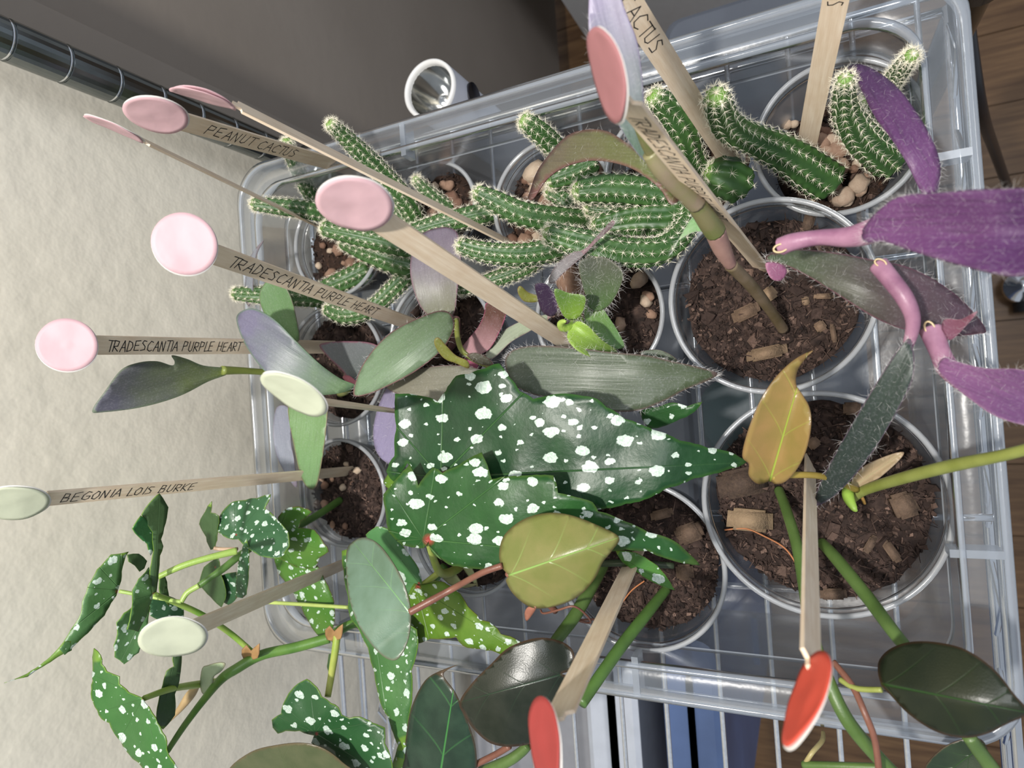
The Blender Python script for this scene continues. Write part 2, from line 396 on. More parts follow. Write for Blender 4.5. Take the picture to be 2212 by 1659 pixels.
storage('storage_box', (-.46, .228), (.34, .050), FZ, -.22, plain('pale_grey_plastic', srgb('#b9bec8'), .4, var=.05), 'pale grey narrow box under the wire shelf near the bottom edge')
storage('storage_box', (-.46, .138), (.34, .048), FZ, -.22, plain('blue_plastic', srgb('#50648c'), .4, var=.25, scale=8), 'blue plastic box under the wire shelf beside the pale grey box')
g = G(); r = rbox(g, (-.050, .085, 0), (.09, .075), .03); prism(g, r, [(-.36, 0), (-.34, .0), (-.335, -.004)]); g.build('green_tub', plain('teal_plastic', srgb('#1f4a45'), .4), smooth=False, label='dark teal lid on the slate box below the clear bin, seen between two cups', cat='lid')
# white upright lamp behind the bin
def lamp():
    c = WD(930, 195, .56); c2 = c.copy(); r = 64*mpp(c)
    e = empty('white_lamp', (c.x, c.y, c.z-.25), 'white cylindrical lamp head with clear round lens standing behind the bin', 'lamp')
    g = G(); g.lathe([(0, -.25), (r*.9, -.25), (r*.95, -.20), (r, -.02), (r, 0)], c, 48)
    g.build('housing', plain('white_gloss_plastic', srgb('#c9cbd4'), .3, var=.04), e)
    g = G(); g.lathe([(r, 0), (r*.99, .003), (r*.9, .004), (r*.84, 0), (r*.82, -.012)], c, 48); g.build('lens_ring', plain('pale_ring', srgb('#d9d8d6'), .3, var=.03), e)
    g = G(); g.lathe([(r*.84, -.002), (r*.62, -.024), (r*.3, -.033), (.0, -.035)], c, 32); g.build('reflector', plain('mirror_reflector', (.62, .62, .6), .12, 1, var=.2, scale=30), e)
    q = ray(1022, 208); A_ = q.x**2+q.y**2; B_ = -2*(q.x*c.x+q.y*c.y); C_ = c.x**2+c.y**2-(r*.985)**2
    k = (-B_-math.sqrt(max(0, B_*B_-4*A_*C_)))/(2*A_); p = CAM+q*k; d = Vector((p.x-c.x, p.y-c.y, 0)).normalized()
    g = G(); t = Vector((-d.y, d.x, 0)); ring = []
    for k in range(20):
        a = 2*math.pi*k/20; ring.append(p+t*.012*math.cos(a)+Vector((0, 0, .012*math.sin(a))))
    g.add(ring+[q+d*.002 for q in ring], [tuple(range(20)), tuple(range(39, 19, -1))]+[(k, (k+1) % 20, 20+(k+1) % 20, 20+k) for k in range(20)])
    g.build('black_button', MAT['ink'], e)
lamp()
def cabinet():
    b = WY(1292, 120, .40); y1 = -.05; g = G(); g.box((b.x+.3, (.40+y1)/2, (FZ+.15)/2), (.6, .40-y1, .15-FZ))
    e = empty('white_cabinet', (b.x+.3, (.40+y1)/2, FZ), 'white cabinet side seen behind the bin at the top edge', 'cabinet')
    wm = plain('white_lacquer', srgb('#c3c5c8'), .4, var=.03)
    g.build('body', wm, e, smooth=False)
    g = G(); g.box((b.x+.3, (.40+y1)/2, .155), (.62, .42-y1, .02)); g.build('top', wm, e, smooth=False)
cabinet()
g = G(); a = [W(2085, 20, -.2), W(2118, 230, -.3), W(2150, 330, -.5), W(2190, 440, -.75)]
g.tube(crom(a, 6), .006, 10); g.build('black_cable', plain('black_rubber', (.02, .02, .022), .3), label='black cable hanging down beside the front corner of the rack', cat='cable')
c = W(2205, 620, FZ+.03); e = empty('caster', (c.x, c.y, FZ), 'chrome caster on the wooden floor at the right edge', 'caster')
g = G(); g.lathe([(0, 0), (.03, 0), (.034, .006), (.03, .012), (.012, .016), (.011, .03), (0, .03)], (c.x, c.y, FZ+.03), 28); g.build('plate', MAT['chrome'], e)
g = G(); g.tube([(c.x-.03, c.y-.01, FZ+.025), (c.x-.05, c.y-.01, FZ+.025)], .024, 20); g.build('wheel', plain('black_wheel', (.015, .015, .015), .5), e)
# ---------------------------------------------------------------- clear bin
be = empty('clear_storage_bin', (0, .165, 0), 'clear plastic storage bin with wide flat rim holding all the potted plants', 'bin')
bc = (.003, .163); bd = (.340, .446)
ring = rbox(None, (bc[0], bc[1], 0), bd, .030, 10)
g = G(); prism(g, ring, [(.002, -.006), (.006, -.001), (.05, .001), (.098, .003)], cap_top=False); g.build('tub', MAT['bin'], be)
g = G(); prism(g, ring, [(.004, -.016), (.0075, -.018), (.004, -.0205)], False, False); g.build('foot_rib', MAT['binrim'], be)
g = G(); prism(g, ring, [(.098, .003), (.1005, .005), (.1005, .0205), (.098, .0225), (.088, .023)], False, False); g.build('rim', MAT['bin'], be)
g = G(); prism(g, ring, [(.097, .0015), (.102, .002), (.1022, .0045), (.099, .005)], False, False); g.build('rim_bead', MAT['binrim'], be)
g = G(); prism(g, ring, [(.099, .0195), (.1015, .0205), (.1008, .0235), (.086, .0245), (.086, .022)], False, False); g.build('rim_lip', MAT['binrim'], be)
g = G(); prism(g, ring, [(.070, .0012), (.071, .0026), (.073, .0022)], False, False); g.build('ledge', MAT['binrim'], be)
for (x, y, dx, dy) in ((bc[0]-.18, .105, .024, .004), (bc[0]-.18, .33, .024, .004), (bc[0]+.18, .245, .024, .004), (-.095, -.069, .004, .022), (.10, -.069, .004, .022)):
    g = G(); g.box((x, y, .095), (dx, dy, .012)); g.build('rib', MAT['binrim'], be, smooth=False)
# ---------------------------------------------------------------- cups and soil
def rnd_rot():
    return Matrix.Rotation(random.uniform(0, 6.28), 3, 'Z') @ Matrix.Rotation(random.uniform(-.5, .5), 3, 'X') @ Matrix.Rotation(random.uniform(-.5, .5), 3, 'Y')
def cup(c, r, zr, mat, label):
    e = empty('plant_cup', (c.x, c.y, .007), label, 'cup')
    rb = r*.74; g = G()
    prof = [(0, .009), (rb*.97, .007), (rb, .010)]
    for k in range(1, 9): prof.append((rb+(r-rb)*k/9, .010+(zr-.010)*k/9))
    prof += [(r*.965, zr-.008), (r*.985, zr-.0075), (r*.99, zr)]
    g.lathe(prof, (c.x, c.y, 0), 72); g.build('body', mat, e)
    g = G(); g.lathe([(r*.985+.0016*math.cos(a*math.pi/5), zr+.0016*math.sin(a*math.pi/5)) for a in range(11)], (c.x, c.y, 0), 96); g.build('rim', MAT['cuprim'], e)
    g = G(); g.lathe([(r*.955, zr-.0092), (r*.965, zr-.0084), (r*.955, zr-.0076)], (c.x, c.y, 0), 72); g.build('step_ring', MAT['cuprim'], e)
    return e, rb
def pebble(g, p, s, tone, flat=.75):
    bm = bmesh.new(); bmesh.ops.create_icosphere(bm, subdivisions=2, radius=1)
    o = Vector((random.random()*50, random.random()*50, random.random()*50)); rm = rnd_rot()
    sc = Vector((random.uniform(.8, 1.25), random.uniform(.7, 1.0), flat))
    vs = []
    for v in bm.verts:
        q = v.co*(1+.35*noise.noise(v.co*1.6+o)); q = Vector((q.x*sc.x, q.y*sc.y, q.z*sc.z))*s; vs.append(p+rm @ q)
    g.add(vs, [tuple(v.index for v in f.verts) for f in bm.faces], tone); bm.free()
def soil(c, r, rb, zr, zs, gritty, label, ncrumb, pebs=()):
    k = (zs-.010)/(zr-.010); R = (rb+(r-rb)*k)-.0012
    g = G(); n = 72; m = 26
    o = Vector((c.x*90, c.y*90, 0)); amp = .0030 if gritty else .0034
    rows = []
    g.v.append(Vector((c.x, c.y, zs+amp*noise.fractal(o, 1, 2, 4)))); g.c.append(.4)
    for i in range(1, m+1):
        rr = R*i/m
        for kx in range(n):
            a = 2*math.pi*kx/n; wob = 1-(.05*(i/m)*(.5+noise.noise(Vector((math.cos(a)*3, math.sin(a)*3, c.x*50)))) if i == m else 0)
            p = Vector((rr*wob*math.cos(a), rr*wob*math.sin(a), 0)); h = noise.fractal(p*120+o, .8, 2.1, 5)*amp+.0020*noise.noise(p*35+o)
            h -= .002*(i/m)**6
            g.v.append(Vector((c.x+p.x, c.y+p.y, zs+h))); g.c.append(min(1, max(0, .42+.45*noise.noise(p*260+o)+h*30)))
    for kx in range(n): g.f.append((0, 1+kx, 1+(kx+1) % n))
    for i in range(m-1):
        for kx in range(n):
            a = 1+i*n+kx; b = 1+i*n+(kx+1) % n; g.f.append((a, a+n, b+n, b))
    base = 1+(m-1)*n; last = base
    for zz in (.6, .25, 0):
        rr = rb-.0012+(R-rb+.0012)*zz; b0 = len(g.v)
        for kx in range(n):
            a = 2*math.pi*kx/n; g.v.append(Vector((c.x+rr*math.cos(a), c.y+rr*math.sin(a), .0105+(zs-.0105)*zz))); g.c.append(.3)
        for kx in range(n): g.f.append((last+kx, b0+kx, b0+(kx+1) % n, last+(kx+1) % n))
        last = b0
    g.f.append(tuple(last+kx for kx in range(n))[::-1])
    s = g.build('potting_soil', MAT['gritty'] if gritty else MAT['soil'], attr=True, label=label, cat='soil', origin=(c.x, c.y, .0105))
    g = G()
    for i in range(ncrumb):
        a = random.uniform(0, 6.283); q = R*.97*math.sqrt(random.random()); p = Vector((q*math.cos(a), q*math.sin(a), 0))
        h = noise.fractal(p*120+o, .8, 2.1, 5)*amp+.0020*noise.noise(p*35+o)
        p = Vector((c.x+p.x, c.y+p.y, zs+h+random.uniform(0, .0012)))
        t = random.random()
        if t < .45: d = (random.uniform(.002, .009), random.uniform(.00018, .0005), .0003)
        elif t < .985: s0 = random.uniform(.0006, .0020); d = (s0*random.uniform(1, 2), s0, s0*.6)
        else: s0 = random.uniform(.0025, .0048); d = (s0*1.8, s0, s0*.5)
        b0 = len(g.v); g.box(p, d, rnd_rot(), random.choice((.15, .3, .4, .5, .55, .7, .95 if random.random() < .3 else .45)))
        for v in g.v[b0:]: v += Vector((random.uniform(-1, 1), random.uniform(-1, 1), random.uniform(-1, 1)))*min(d[0], d[1]*2)*.22
    g.build('peat_crumbs', MAT['crumb'], s, smooth=False, attr=True, kind='stuff')
    k = 0
    for i in range(pebs if isinstance(pebs, int) else 0):
        a = random.uniform(0, 6.283); q = R*.85*math.sqrt(random.random()); sz = random.uniform(.0018, .0046)
        g = G(); pebble(g, Vector((c.x+q*math.cos(a), c.y+q*math.sin(a), zs+sz*.45)), sz, random.choice((.25, .45, .6, .8))); g.build('pumice_pebble', MAT['pebble'], s, attr=True)
    return s
CUPS = dict(
 A=((1770, 1090), .0635, .080, .064, 'cup', 0, 2600, 0),
 B=((1659, 640), .0560, .080, .058, 'cup', 0, 2200, 0),
 C=((1375, 1222), .0545, .078, .058, 'cup', 0, 1900, 0),
 D=((1808, 297), .0435, .070, .030, 'frost', 1, 500, 26),
 E=((1450, 365), .0430, .070, .042, 'frost', 1, 400, 16),
 F=((1190, 438), .0435, .066, .052, 'cup', 1, 400, 20),
 G=((940, 450), .0350, .060, .046, 'cup', 1, 300, 16),
 H=((725, 525), .0440, .064, .050, 'cup', 1, 300, 20),
 I=((722, 790), .0500, .064, .050, 'cup', 0, 700, 0),
 J=((950, 728), .0450, .064, .050, 'cup', 0, 700, 0),
 K=((1290, 682), .0440, .066, .055, 'cup', 0, 900, 6),
 M=((737, 1065), .0450, .060, .050, 'frost', 0, 900, 10),
 N=((1005, 1160), .0450, .060, .050, 'cup', 0, 700, 4))
CL = dict(A='largest cup, at the right end of the bin', B='cup above the largest cup, round the thin brown stem',
 C='cup left of the largest cup, under the yellow heart leaf', D='frosted cup in the top right corner of the bin', E='frosted cup under the dense spiny cactus clump',
 F='double ringed cup under the curved olive leaf', G='smallest cup, beside the upper rim of the bin',
 H='wall end cup under the sprawling cactus', I='wall end cup under the broad purple green leaf',
 J='cup between long sticks left of the hairy green rosette', K='cup under the hairy green rosette',
 M='frosted wall end cup with the small spotted begonia', N='cup hidden under the two big spotted leaves')
CC = {}
for k, (px, r, zr, zs, mt, gr, nc, pb) in CUPS.items():
    c = W(px[0], px[1], zr); e, rb = cup(c, r, zr, MAT[mt], 'clear plastic '+CL[k])
    CC[k] = (c, r, zs, soil(c, r, rb, zr, zs, gr, ('pebbly mix in the ' if gr else 'dark peaty soil in the ')+CL[k].replace(',', ''), nc, pb))
def chunk(k, px, py, sx, sy, sz, ang, tone, name='wood_chip', dz=.002):
    c, r, zs, s = CC[k]; p = W(px, py, zs+dz); g = G(); b0 = 0
    bm = bmesh.new(); bmesh.ops.create_cube(bm, size=1); bmesh.ops.bevel(bm, geom=bm.edges[:], offset=.14, segments=2, affect='EDGES')
    rm = Matrix.Rotation(math.radians(ang), 3, 'Z') @ Matrix.Rotation(random.uniform(-.2, .2), 3, 'X')
    vs = [p+rm @ Vector((v.co.x*sx*(1+.15*noise.noise(v.co*3)), v.co.y*sy*(1+.2*noise.noise(v.co*4+Vector((3, 1, 2)))), v.co.z*sz)) for v in bm.verts]
    bm.verts.index_update(); g.add(vs, [tuple(v.index for v in f.verts) for f in bm.faces], tone); bm.free()
    g.build(name, MAT['chip'], s, attr=True)
chunk('A', 1620, 1122, .013, .026, .008, -4, .78)
chunk('A', 1608, 1040, .017, .032, .008, 12, .18, 'bark_piece')
chunk('A', 1952, 1090, .014, .012, .007, 20, .32, 'bark_piece')
chunk('A', 1840, 882, .007, .009, .006, 0, .3, 'bark_piece')
chunk('A', 1925, 1190, .013, .005, .004, 30, .36)
chunk('A', 1757, 957, .006, .007, .004, 40, .45)
chunk('A', 1880, 1175, .004, .011, .004, 60, .28)
chunk('A', 1800, 1282, .006, .014, .005, 5, .3, 'bark_piece')
chunk('B', 1657, 762, .0075, .024, .004, 8, .62)
chunk('B', 1612, 675, .008, .017, .005, 20, .45, 'bark_piece')
chunk('B', 1660, 637, .008, .010, .005, 35, .66)
chunk('B', 1748, 478, .011, .006, .006, -15, .22, 'bark_piece')
chunk('B', 1772, 705, .006, .006, .004, 30, .5)
chunk('B', 1800, 720, .011, .003, .003, 5, .35)
chunk('B', 1740, 650, .005, .004, .003, 5, .6)
chunk('B', 1780, 640, .003, .011, .002, -5, .55)
chunk('C', 1480, 1235, .010, .011, .005, 5, .35, 'bark_piece')
chunk('C', 1430, 1110, .006, .015, .004, 15, .4)
chunk('C', 1490, 1150, .012, .018, .006, 25, .3, 'bark_piece')
for px, py, s, t in ((1808, 324, .0062, .5), (1785, 328, .0052, .55), (1818, 358, .0058, .6), (1855, 398, .0072, .72), (1820, 425, .0068, .68), (1776, 308, .0052, .45), (1800, 305, .0045, .7), (1784, 285, .004, .2), (1700, 270, .0036, .7), (1716, 268, .003, .75), (1853, 352, .0036, .75), (1845, 365, .0036, .3), (1805, 405, .0045, .55), (1828, 305, .005, .75), (1840, 318, .0045, .7)):
    c, r, zs, so = CC['D']; g = G(); pebble(g, W(px, py, zs+.003), s, t); g.build('pumice_pebble', MAT['pebble'], so, attr=True)
for k, L in dict(F=((1155, 375, .009, .8), (1118, 455, .006, .3), (1150, 490, .007, .3), (1135, 520, .006, .45), (1180, 440, .008, .3), (1290, 365, .006, .25), (1160, 405, .006, .7), (1105, 520, .006, .2)), G=((975, 430, .008, .2), (960, 445, .006, .45), (935, 460, .006, .5), (985, 445, .006, .2)), E=((1565, 330, .010, .28), (1605, 345, .005, .4), (1590, 300, .004, .3), (1600, 370, .004, .35)), H=((730, 540, .006, .35), (760, 570, .007, .3), (715, 590, .005, .4), (780, 560, .005, .3)), K=((1238, 610, .013, .35), (1380, 605, .006, .7), (1395, 650, .005, .75), (1340, 700, .005, .6), (1330, 605, .004, .5), (1400, 640, .004, .45))).items():
    c, r, zs, so = CC[k]
    for px, py, s, t in L:
        g = G(); pebble(g, W(px, py, zs+.004), s, t); g.build('pumice_pebble', MAT['pebble'], so, attr=True)
for k, pts in (('A', ((1565, 1145), (1610, 1142), (1650, 1158), (1690, 1180), (1712, 1205), (1725, 1232))), ('C', ((1345, 1300), (1365, 1275), (1392, 1255)))):
    c, r, zs, so = CC[k]; g = G(); g.tube(crom([W(x, y, zs+.005) for x, y in pts], 6), .0005, 6); g.build('root_thread', plain('orange_root', srgb('#a5683f'), .6), so)
# ---------------------------------------------------------------- plant parts
def tubepart(parent, name, pts, rpx, mat, closedtip=False, n=12, sub=8, mode='z'):
    """pts: (px, py, z); rpx: radii in photo pixels"""
    P = [W(*p) if mode == 'z' else WY(*p) for p in pts]
    if not hasattr(rpx, '__len__'): rpx = [rpx]*len(P)
    R = [r*mpp(p) for r, p in zip(rpx, P)]
    Q = crom(P, sub); RR = [v.x for v in crom([Vector((r, 0, 0)) for r in R], sub)]
    if closedtip:
        t = (Q[-1]-Q[-2]).normalized(); rl = RR[-1]
        for f, k in ((.5, .87), (.85, .5), (1, .1)): Q.append(P[-1]+t*rl*f); RR.append(rl*k)
    g = G(); g.tube(Q, RR, n); return g.build(name, mat, parent)
def leafmesh(parent, outline, base, tip, mat, zb, zt, arch=0., fold=0., ripple=0., across=0., smooth=True, thick=.0005, mode='z', name='leaf', hairs=0, serr=0, curl=0., label=None, hair_len=.004):
    sub = 5 if smooth else 4
    pts = [Vector((x, y, 0)) for x, y in outline]
    if smooth: O = crom(pts, sub, True)
    else:
        O = []
        for i, a in enumerate(pts):
            b = pts[(i+1) % len(pts)]; nn = max(1, int((b-a).length/9))
            for k in range(nn):
                q = a.lerp(b, k/nn); d = (b-a).normalized(); nr = Vector((-d.y, d.x, 0))
                q += nr*serr*(math.sin(k/nn*math.pi)*-.8+(random.uniform(-.4, .4) if k else 0)); O.append(q)
    B = Vector((base[0], base[1], 0)); T = Vector((tip[0], tip[1], 0)); ax = (T-B); L = ax.length; ax.normalize(); pe = Vector((-ax.y, ax.x, 0))
    xs = [p.x for p in O]; ys = [p.y for p in O]
    step = max(7, min(16, L/22)); V = [(p.x, p.y) for p in O]; ne = len(V); E = [(i, (i+1) % ne) for i in range(ne)]
    def inside(x, y):
        c = False; j = ne-1
        for i in range(ne):
            xi, yi = V[i]; xj, yj = V[j]
            if (yi > y) != (yj > y) and x < (xj-xi)*(y-yi)/(yj-yi)+xi: c = not c
            j = i
        return c
    n1 = int(L/step)+14
    hw = max(abs((p-B).dot(pe)) for p in O)
    inner = []
    for i in range(-12, n1+10):
        for j in range(-int(hw/step)-1, int(hw/step)+2):
            q = B+ax*(i*step)+pe*(j*step)
            if inside(q.x, q.y):
                dm = min((q.x-a)**2+(q.y-b)**2 for a, b in V)
                if dm > (step*.45)**2: inner.append((q.x, q.y))
    allv = [Vector(p) for p in V+inner]
    res = delaunay_2d_cdt(allv, E, [tuple(range(ne))], 1, 1e-4)
    vs, fs = res[0], res[2]
    vs = [Vector((v.x, v.y, 0)) for v in vs]
    st = {}
    W3 = []; S_ = []; rim = []
    sd = Vector((base[0]*.37, base[1]*.21, 0))
    rad = max(20.0, hw*.55)
    for q in vs:
        s = (q-B).dot(ax)/L; v = (q-B).dot(pe)/L; nv = (q-B).dot(pe)/max(hw, 1)
        sc = max(-.1, min(1.1, s))
        z = zb+(zt-zb)*s+arch*4*sc*(1-sc)+fold*abs(nv)**1.2+across*nv+curl*nv*nv*sc
        if ripple:
            z += ripple*(noise.noise(q*.010+sd)*.8+.9*math.sin(math.atan2(v, s+.05)*4.2+sd.x)*min(1, abs(s)+abs(v))*.7)
        W3.append((W if mode == 'z' else WY)(q.x, q.y, z)); S_.append((s, v))
        dm = math.sqrt(min((q.x-a)**2+(q.y-b)**2 for a, b in V)); rim.append(max(0, 1-dm/rad))
    wl = (W3[0]-W3[len(W3)//2]).length
    bw = (W if mode == 'z' else WY)(B.x, B.y, zb); tw = (W if mode == 'z' else WY)(T.x, T.y, zt); wl = (bw-tw).length*100
    o0 = worldloc(parent); me = bpy.data.meshes.new(name)
    # faces towards camera
    F2 = []
    for f in fs:
        a, b, c = [W3[i] for i in f[:3]]
        n = (b-a).cross(c-a); F2.append(tuple(f) if n.dot(CAM-a) > 0 else tuple(f)[::-1])
    me.from_pydata([p-o0 for p in W3], [], F2); me.materials.append(mat)
    me.polygons.foreach_set('use_smooth', [True]*len(me.polygons))
    for nm, k in (('leaf', 1), ('metric', wl)):
        uv = me.uv_layers.new(name=nm); flat = []
        off = (base[0]*.013, base[1]*.017) if nm == 'metric' else (0, 0)
        for l in me.loops: s, v = S_[l.vertex_index]; flat += [s*k+off[0], v*k+off[1]]
        uv.data.foreach_set('uv', flat)
    a = me.attributes.new('rim', 'FLOAT', 'POINT'); a.data.foreach_set('value', rim)
    me.update(); o = bpy.data.objects.new(name, me); COL.objects.link(o); o.parent = parent
    md = o.modifiers.new('thickness', 'SOLIDIFY'); md.thickness = thick; md.offset = -1
    if label: o['label'] = label
    if hairs:
        g = G(); m = ne
        for i in range(hairs):
            if random.random() < .65:
                k = random.randrange(ne); q = W3[k]; cen = W3[min(len(W3)-1, ne+random.randrange(max(1, len(W3)-ne)))] if len(W3) > ne else bw
                d = (q-cen).normalized()
            else:
                k = random.randrange(len(W3)); q = W3[k]; d = (CAM-q).normalized()*.6
            d = (d+Vector((random.uniform(-.8, .8), random.uniform(-.8, .8), random.uniform(-.4, .8)))).normalized()
            ln = hair_len*random.uniform(.4, 1.2); side = d.cross(CAM-q).normalized()*(mpp(q)*.17)
            e1 = q+d*ln*.6+Vector((0, 0, random.uniform(-.2, .2)*ln)); e2 = e1+(d+Vector((random.uniform(-.5, .5), random.uniform(-.5, .5), 0))).normalized()*ln*.5
            g.add([q-side, q+side, e1+side*.8, e1-side*.8, e2], [(0, 1, 2, 3), (3, 2, 4)])
        g.v = [v-0*o0 for v in g.v]; h = g.build('fine_hairs', MAT['hair'], o, kind='stuff')
    return o
def cactus_stem(parent, pts, rpx, nr=9, spl=.0044, sp=.0046, density=9, dens_tip=True, flat=1.0):
    P = [W(*p) for p in pts]
    if not hasattr(rpx, '__len__'): rpx = [rpx]*len(P)
    R = [r*1.0*mpp(p) for r, p in zip(rpx, P)]
    sp = min(.0058, max(sp, sum(R)/len(R)*.78))
    Q = crom(P, 12); RR = [v.x for v in crom([Vector((r, 0, 0)) for r in R], 12)]
    # resample evenly
    cum = [0]
    for i in range(1, len(Q)): cum.append(cum[-1]+(Q[i]-Q[i-1]).length)
    Lg = cum[-1]; ns = max(14, int(Lg/.0010)); A = []; B = []
    j = 0
    for i in range(ns+1):
        d = Lg*i/ns
        while j < len(cum)-2 and cum[j+1] < d: j += 1
        t = (d-cum[j])/max(1e-9, cum[j+1]-cum[j]); A.append(Q[j].lerp(Q[j+1], t)); B.append(RR[j]*(1-t)+RR[j+1]*t)
    # tip rounding: pts run from base to tip
    rl = B[-1]
    for i in range(len(A)):
        d = Lg*(1-i/ns)
        if d < rl: B[i] *= math.sqrt(max(.0004, 1-(1-d/rl)**2))
        if i < 3: B[i] *= (.6, .85, .95)[i]
    fr = frames(A); n = nr*6; g = G(); uvs = []
    for i, (p, r, (t, u, v)) in enumerate(zip(A, B, fr)):
        d = Lg*(1-i/ns)
        for k in range(n):
            th = 2*math.pi*k/n; c = math.cos(nr*th)
            stag = 0 if (int(round(nr*th/(2*math.pi))) % 2) else .5
            tub = math.cos(2*math.pi*(d/sp+stag))
            rr = r*(1+.07*c+.05*max(0, c)*tub)
            g.v.append(p+rr*(math.cos(th)*u+math.sin(th)*v)); g.c.append(.5); uvs.append((1-min(1, d/max(.02, .001)), .5+.5*c))
    for i in range(len(A)-1):
        for k in range(n): g.f.append((i*n+k, i*n+(k+1) % n, (i+1)*n+(k+1) % n, (i+1)*n+k))
    g.f.append(tuple(range(n))[::-1]); g.f.append(tuple((len(A)-1)*n+k for k in range(n)))
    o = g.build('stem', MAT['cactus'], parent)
    uv = o.data.uv_layers.new(name='along'); flat_ = []
    for l in o.data.loops: flat_ += list(uvs[l.vertex_index])
    uv.data.foreach_set('uv', flat_)
    h = G()
    rows = int(Lg/sp)+1
    for k in range(nr):
        for i in range(rows+2):
            d = (i+(0 if k % 2 else .5))*sp
            if i == rows: d = .0016
            if i == rows+1: d = .0034
            if d > Lg-.001: continue
            f = (1-d/Lg)*ns; ii = min(ns-1, int(f)); t_ = f-ii
            p = A[ii].lerp(A[ii+1], t_); r = (B[ii]*(1-t_)+B[ii+1]*t_)*1.10; t, u, v = fr[ii]
            th = 2*math.pi*k/nr; nrm = math.cos(th)*u+math.sin(th)*v
            if d < rl: nrm = (nrm*(.3+.7*d/rl)+t*(1-d/rl)).normalized()
            q = p+r*(math.cos(th)*u+math.sin(th)*v)
            a = t.cross(nrm).normalized(); b = nrm.cross(a)
            s = .00042; h.add([q+a*s, q-a*s, q+b*s, q-b*s, q+nrm*s], [(0, 2, 4), (2, 1, 4), (1, 3, 4), (3, 0, 4)])
            for m in range(density):
                an = random.uniform(0, .5)+2*math.pi*m/density; el = random.uniform(.25, .75)
                dr = (math.cos(an)*a+math.sin(an)*b)*math.cos(el)+nrm*math.sin(el)
                ln = spl*random.uniform(.55, 1.15)
                s1 = dr.cross(nrm).normalized()*.00012; s2 = dr.cross(s1).normalized()*.00012
                h.add([q+s1, q-s1*.5+s2, q-s1*.5-s2, q+dr*ln], [(0, 1, 3), (1, 2, 3), (2, 0, 3)])
    h.build('spines', MAT['spine'], o, smooth=False, kind='stuff')
    return o
def cactus(k, label, stems):
    c, r, zs, so = CC[k]; e = empty('peanut_cactus', (c.x, c.y, zs), label, 'cactus')
    for s in stems: cactus_stem(e, *s)
    return e
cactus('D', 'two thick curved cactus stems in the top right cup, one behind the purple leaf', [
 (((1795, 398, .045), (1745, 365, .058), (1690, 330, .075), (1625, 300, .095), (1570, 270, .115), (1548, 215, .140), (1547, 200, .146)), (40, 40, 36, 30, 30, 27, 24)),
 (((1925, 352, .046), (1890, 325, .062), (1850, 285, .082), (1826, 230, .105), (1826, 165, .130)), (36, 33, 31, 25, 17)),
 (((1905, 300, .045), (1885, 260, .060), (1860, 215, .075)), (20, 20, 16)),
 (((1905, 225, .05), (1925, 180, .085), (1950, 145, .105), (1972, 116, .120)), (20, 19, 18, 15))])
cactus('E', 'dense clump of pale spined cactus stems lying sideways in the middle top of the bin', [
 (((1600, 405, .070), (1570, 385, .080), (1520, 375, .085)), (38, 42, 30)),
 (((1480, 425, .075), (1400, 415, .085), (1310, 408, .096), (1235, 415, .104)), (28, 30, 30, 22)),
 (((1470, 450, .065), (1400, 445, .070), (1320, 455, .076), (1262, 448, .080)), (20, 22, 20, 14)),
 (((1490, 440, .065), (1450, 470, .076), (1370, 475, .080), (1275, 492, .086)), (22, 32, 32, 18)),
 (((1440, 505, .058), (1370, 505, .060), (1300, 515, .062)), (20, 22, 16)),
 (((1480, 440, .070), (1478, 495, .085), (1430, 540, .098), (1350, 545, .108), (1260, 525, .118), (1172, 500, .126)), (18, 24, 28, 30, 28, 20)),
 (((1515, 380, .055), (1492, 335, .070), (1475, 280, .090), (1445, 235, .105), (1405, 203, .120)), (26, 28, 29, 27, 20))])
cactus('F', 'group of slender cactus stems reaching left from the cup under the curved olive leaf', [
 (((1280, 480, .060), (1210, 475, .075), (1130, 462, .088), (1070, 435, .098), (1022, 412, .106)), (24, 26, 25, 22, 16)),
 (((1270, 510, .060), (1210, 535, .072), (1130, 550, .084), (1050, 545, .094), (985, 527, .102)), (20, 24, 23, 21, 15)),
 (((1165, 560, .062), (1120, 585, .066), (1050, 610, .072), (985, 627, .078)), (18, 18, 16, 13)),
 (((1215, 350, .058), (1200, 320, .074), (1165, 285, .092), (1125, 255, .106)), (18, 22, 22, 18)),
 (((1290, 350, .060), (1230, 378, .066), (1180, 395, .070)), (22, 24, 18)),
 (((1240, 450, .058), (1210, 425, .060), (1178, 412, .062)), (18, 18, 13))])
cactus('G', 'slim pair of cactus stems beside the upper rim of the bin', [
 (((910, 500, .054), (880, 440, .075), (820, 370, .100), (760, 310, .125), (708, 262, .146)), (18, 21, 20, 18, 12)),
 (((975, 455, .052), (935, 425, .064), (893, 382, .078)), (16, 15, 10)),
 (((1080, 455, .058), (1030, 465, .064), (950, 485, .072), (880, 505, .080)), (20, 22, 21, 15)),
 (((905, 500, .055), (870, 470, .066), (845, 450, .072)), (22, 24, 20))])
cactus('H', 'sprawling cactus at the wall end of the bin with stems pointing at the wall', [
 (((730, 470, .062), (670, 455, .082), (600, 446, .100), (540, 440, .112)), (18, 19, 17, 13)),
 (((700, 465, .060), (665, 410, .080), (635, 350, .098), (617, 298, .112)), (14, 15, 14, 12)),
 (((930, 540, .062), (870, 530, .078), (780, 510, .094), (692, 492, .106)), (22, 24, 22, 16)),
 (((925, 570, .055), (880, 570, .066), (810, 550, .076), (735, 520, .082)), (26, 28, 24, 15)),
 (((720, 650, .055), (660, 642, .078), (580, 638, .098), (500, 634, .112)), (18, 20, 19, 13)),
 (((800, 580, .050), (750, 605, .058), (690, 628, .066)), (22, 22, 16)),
 (((895, 580, .056), (850, 625, .064), (800, 668, .072), (745, 680, .078), (702, 662, .082)), (18, 18, 17, 19, 15))])
